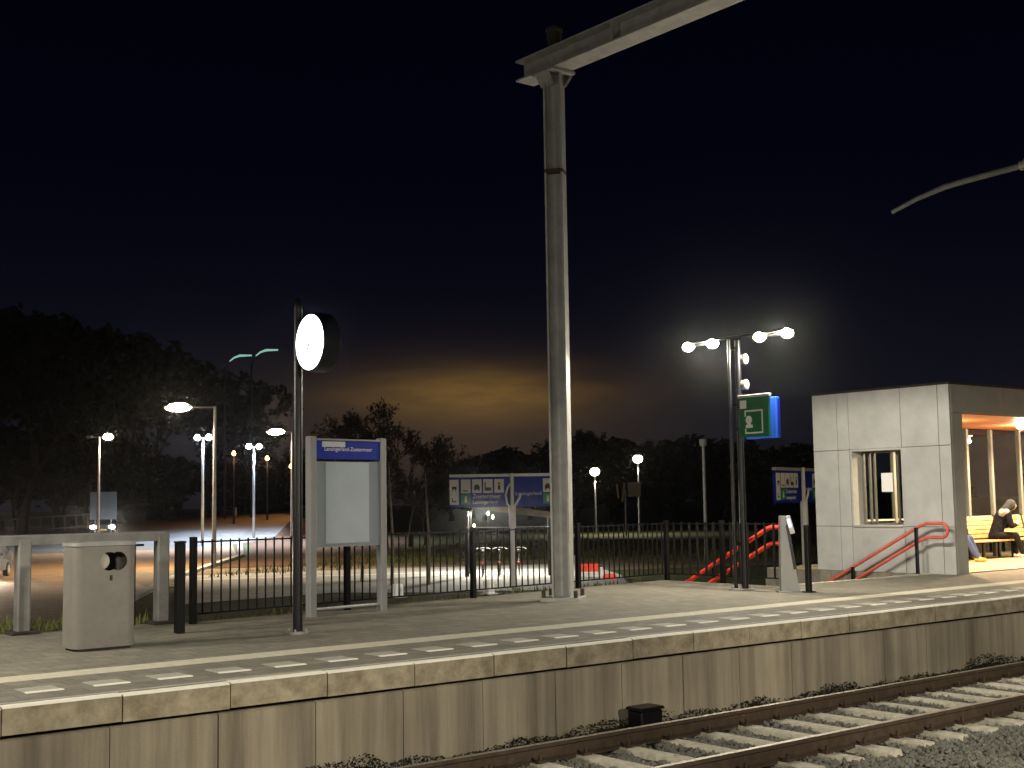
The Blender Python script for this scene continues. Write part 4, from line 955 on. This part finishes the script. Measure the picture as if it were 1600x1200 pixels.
# ------------------------------------------------------------------ hedge and undergrowth
def leafy(name, poly_fn, count, m_, size, label, cat, kind=None):
    mb = MB()
    for _ in range(count):
        p = Vector(poly_fn()); a = Vector((random.gauss(0, 1), random.gauss(0, 1), random.gauss(0, 1))).normalized(); b_ = a.orthogonal().normalized(); s = size*random.uniform(0.6, 1.4)
        mb.add([p-a*s, p+b_*s*0.6, p+a*s, p-b_*s*0.6], [(0, 1, 2, 3)])
    o = mb.build(name, m_)
    return o
# undergrowth tufts: along the left verge and embankment
ug = MB()
def tuft(p, h, w):
    a = random.uniform(0, 6.28); dx, dy = math.cos(a)*w, math.sin(a)*w; lx, ly = random.gauss(0, h*.35), random.gauss(0, h*.35)
    ug.add([(p[0]-dx, p[1]-dy, p[2]), (p[0]+dx, p[1]+dy, p[2]), (p[0]+lx, p[1]+ly, p[2]+h)], [(0, 1, 2)])
for _ in range(3500):
    x = random.uniform(2.5, 7.4); tuft((x, random.uniform(17.0, 18.6), -0.02-random.uniform(0, .3)), random.uniform(0.05, 0.22), 0.02)
for _ in range(5000):
    x = random.uniform(7.5, 18); u = random.random(); tuft((x, 16.95+(x-7.5)*0.13+u*2.4, -0.05-u*1.2), random.uniform(0.05, 0.2), 0.02)
for _ in range(14000):
    x = random.uniform(18, 62); y = random.uniform(39, 70)
    if (x-22)*(-0.62)+(y-49)*0.78 > -1 or (y < 48 and x < 40): continue
    tuft((x, y, G-0.02), random.uniform(0.08, 0.35), 0.03)
stuff(ug.build('rough_grass', mat('rough_grass', (0.11, 0.12, 0.03), 0.95, var=0.5, scale=0.8)), 'rough dark grass on the bank beyond the fence', 'grass')

# ------------------------------------------------------------------ trees
def tree_mesh(seed, h, spread, twigs, bush=False, stem=0.30):
    rnd = random.Random(seed); tr = MB(); tw = MB()
    tips = []
    def grow(p, d, L, r, depth):
        q = p
        for s in range(3):
            d = (d+Vector((rnd.gauss(0, .10), rnd.gauss(0, .10), rnd.gauss(0.03, .06)))).normalized(); e = q+d*L/3
            tr.tube(q, e, r*(1-s*0.2), r*(1-(s+1)*0.2), 5 if depth < 2 else 3, caps=False); q = e
            if depth >= 1: tips.append((q, d, depth))
        if depth >= 4: tips.append((q, d, depth)); return
        for k in range(rnd.choice((3, 3, 4)) if depth else 5):
            ang = rnd.uniform(0, 6.28); tilt = rnd.uniform(0.35, 0.85)*spread
            o_ = d.orthogonal().normalized(); o_ = Matrix.Rotation(ang, 3, d) @ o_
            grow(q if k % 2 else q-d*L*rnd.uniform(0, .3), (d*math.cos(tilt)+o_*math.sin(tilt)+Vector((0, 0, .12))).normalized(), L*rnd.uniform(0.62, 0.82), r*0.48, depth+1)
    grow(Vector((0, 0, 0)), Vector((0, 0, 1)), h*stem, h*0.020, 0)
    zmax = max(t_[0].z for t_ in tips); k = h/zmax
    for q, d, dep in tips:
        for _ in range(twigs):
            a = Vector((rnd.gauss(0, 1), rnd.gauss(0, 1), rnd.gauss(0.4, 1))).normalized(); a = (a*0.8+d*0.7).normalized(); l_ = h*rnd.uniform(0.02, 0.055); w_ = h*0.0016
            b_ = a.orthogonal().normalized()*w_
            tw.add([q-b_, q+b_, q+a*l_], [(0, 1, 2)])
            if bush or rnd.random() < 0.35:
                c = q+a*l_*rnd.uniform(0.4, 1); e = Vector((rnd.gauss(0, 1), rnd.gauss(0, 1), rnd.gauss(0, 1))).normalized(); f_ = e.orthogonal().normalized(); s_ = h*(0.010 if not bush else 0.016)
                tw.add([c-e*s_, c+f_*s_*.6, c+e*s_, c-f_*s_*.6], [(0, 1, 2, 3)])
    for mb in (tr, tw): mb.v = [(x*k, y*k, z*k) for x, y, z in mb.v]
    return tr, tw
protos = []
for sd_, spr, twg, bush, stem in ((11, 1.0, 4, True, .3), (23, 0.9, 5, True, .3), (37, 1.15, 7, False, .3), (51, 0.95, 5, True, .3), (64, 1.35, 8, True, .13)):
    tr, tw = tree_mesh(sd_, 10.0, spr, twg, bush, stem); protos.append((tr, tw))
built = {}
def tree(kind, x, y, h, rz, label, group, wide=1.0, gz=G):
    t = thing('tree', (x, y, gz-0.1), label, 'tree', group, rz); k = h/10.0; t.scale = (k*wide, k*wide, k)
    if kind not in built:
        tr, tw = protos[kind]; built[kind] = (tr.build('trunk', M_bark, t), tw.build('crown', M_leafd if kind != 2 else M_twig, t))
    else:
        for o in built[kind]: clone(o, t)
    return t
LT = [(-40, 25.4, 89.0, 16.6), (40, 26.4, 82.5, 16.4), (110, 32.1, 91, 17.7), (180, 33.5, 86.5, 16.1), (250, 39.1, 92.8, 16.4), (320, 41.5, 88.0, 14.1), (390, 47.6, 93.2, 13.0), (440, 50.6, 93, 10.7), (500, 56.0, 96.6, 8.7)]
posn = ('at the left edge', 'second from the left edge', 'third from the left edge', 'fourth from the left edge', 'fifth from the left edge', 'behind the tall street lamp', 'left of the clock below the curved lamps', 'just left of the clock pole', 'just right of the clock pole')
for i, (px_, x, y, h) in enumerate(LT): tree(i % 2 if i % 3 else 3, x*1.55, y*1.55, ((h-2.9)*1.55+2.9)*(0.93, 0.94, 0.91, 0.92, 0.88, 0.86, 0.78, 0.66, 0.5)[i], random.uniform(0, 6), 'large dark tree of the left wood, '+posn[i], 'trees of the left wood', 1.15)
for i in range(14):
    f_ = i/13; x = 36+f_*54; y = 138+f_*12+random.uniform(-3, 3)
    tree(4, x, y, (11-5*f_)*random.uniform(0.9, 1.15), random.uniform(0, 6), 'dark bush in the understorey of the left wood', 'understorey of the left wood', 1.25)
for i, (x, y, h, lb) in enumerate(((45.0, 73.0, 6.6, 'bare tree behind the timetable board'), (43.5, 67.0, 9.0, 'tallest bare tree right of the timetable board'), (47.3, 70.0, 7.6, 'bare tree left of the blue sign against the glow'), (49.4, 71.3, 5.0, 'small bare tree just left of the blue sign'))):
    tree(2, x, y, h, random.uniform(0, 6), lb, 'bare trees in front of the orange glow', 0.85)
RTt = [(96.5, 128.5, 8.3), (94, 117.7, 8.1), (99.8, 113, 9.7), (110.2, 117.6, 8.8), (107.4, 106.9, 9.1), (122.7, 114, 9.2), (115.7, 100.4, 9.0), (127.7, 103.6, 8.5), (103, 122, 8), (116, 112, 9), (122, 96, 9)]
rl_ = ('above the left half of the blue sign', 'behind the pole of the blue sign', 'just right of the mast', 'between the two post top lamps', 'right of the higher post top lamp', 'left of the unlit lamp pole', 'behind the black platform lamp', 'beside the shelter wall', 'behind the mast', 'behind the unlit lamp pole', 'between platform lamp and shelter')
for i, (x, y, h) in enumerate(RTt): tree((0, 4, 3, 4)[i % 4], x*1.3, y*1.3, ((h-2.9)*1.3+2.9)*random.uniform(0.82, 1.15), random.uniform(0, 6), 'low dark tree on the skyline '+rl_[i], 'skyline trees on the right', 1.45)
for i in range(16):
    f_ = i/15; x = 112+f_*56; y = 152-f_*42+random.uniform(-3, 3)
    tree(4, x, y, 5.6*random.uniform(0.85, 1.15), random.uniform(0, 6), 'low dark bush filling the foot of the right skyline', 'bushes below the right skyline', 1.5)
for i, (x, y, h, lb) in enumerate(((24.9, 38.0, 4.3, 'thin young tree with a pale trunk nearest the timetable board'), (25.9, 37.2, 3.9, 'thin young tree with a pale trunk left of the bicycle shelter'), (25.3, 40.6, 4.0, 'thin young tree between two others behind the fence'))):
    t = thing('young_tree', place(x, y), lb, 'tree', 'young trees behind the fence')
    m = MB(); m.path([(0, 0, 0), (0.05, 0, h*.35), (-0.02, 0.03, h*.7), (-0.1, 0, h)], [0.07, 0.05, 0.035, 0.012], 8); m.build('trunk', mat('pale_bark', (0.24, 0.21, 0.15), 0.9, var=0.3), t)
    m = MB()
    for _ in range(26):
        z = random.uniform(h*.5, h); a = random.uniform(0, 6.28); l_ = random.uniform(.3, .9); m.tube((-0.05, 0, z), (-0.05+math.cos(a)*l_, math.sin(a)*l_, z+l_*0.8), 0.008, 0.003, 3, False)
    m.build('crown', M_twig, t)

# ------------------------------------------------------------------ added haze
hz = MB(); hz.bbox(-720, 930, -720, 930, G-1.5, 26)
hz_o = stuff(hz.build('bloom_haze', None), 'added haze over the whole station', 'bloom_haze')
hz_m = bpy.data.materials.new('bloom_haze'); hz_m.use_nodes = True; nn = hz_m.node_tree.nodes; nn.clear()
pv = nn.new('ShaderNodeVolumePrincipled'); pv.inputs['Color'].default_value = (0.9, 0.92, 0.95, 1); pv.inputs['Density'].default_value = 0.0002; pv.inputs['Anisotropy'].default_value = 0.97  # added forward-scattering volume, imitates lens bloom around the lamps
ov = nn.new('ShaderNodeOutputMaterial'); hz_m.node_tree.links.new(pv.outputs[0], ov.inputs['Volume'])
hz_o.data.materials.clear(); hz_o.data.materials.append(hz_m)
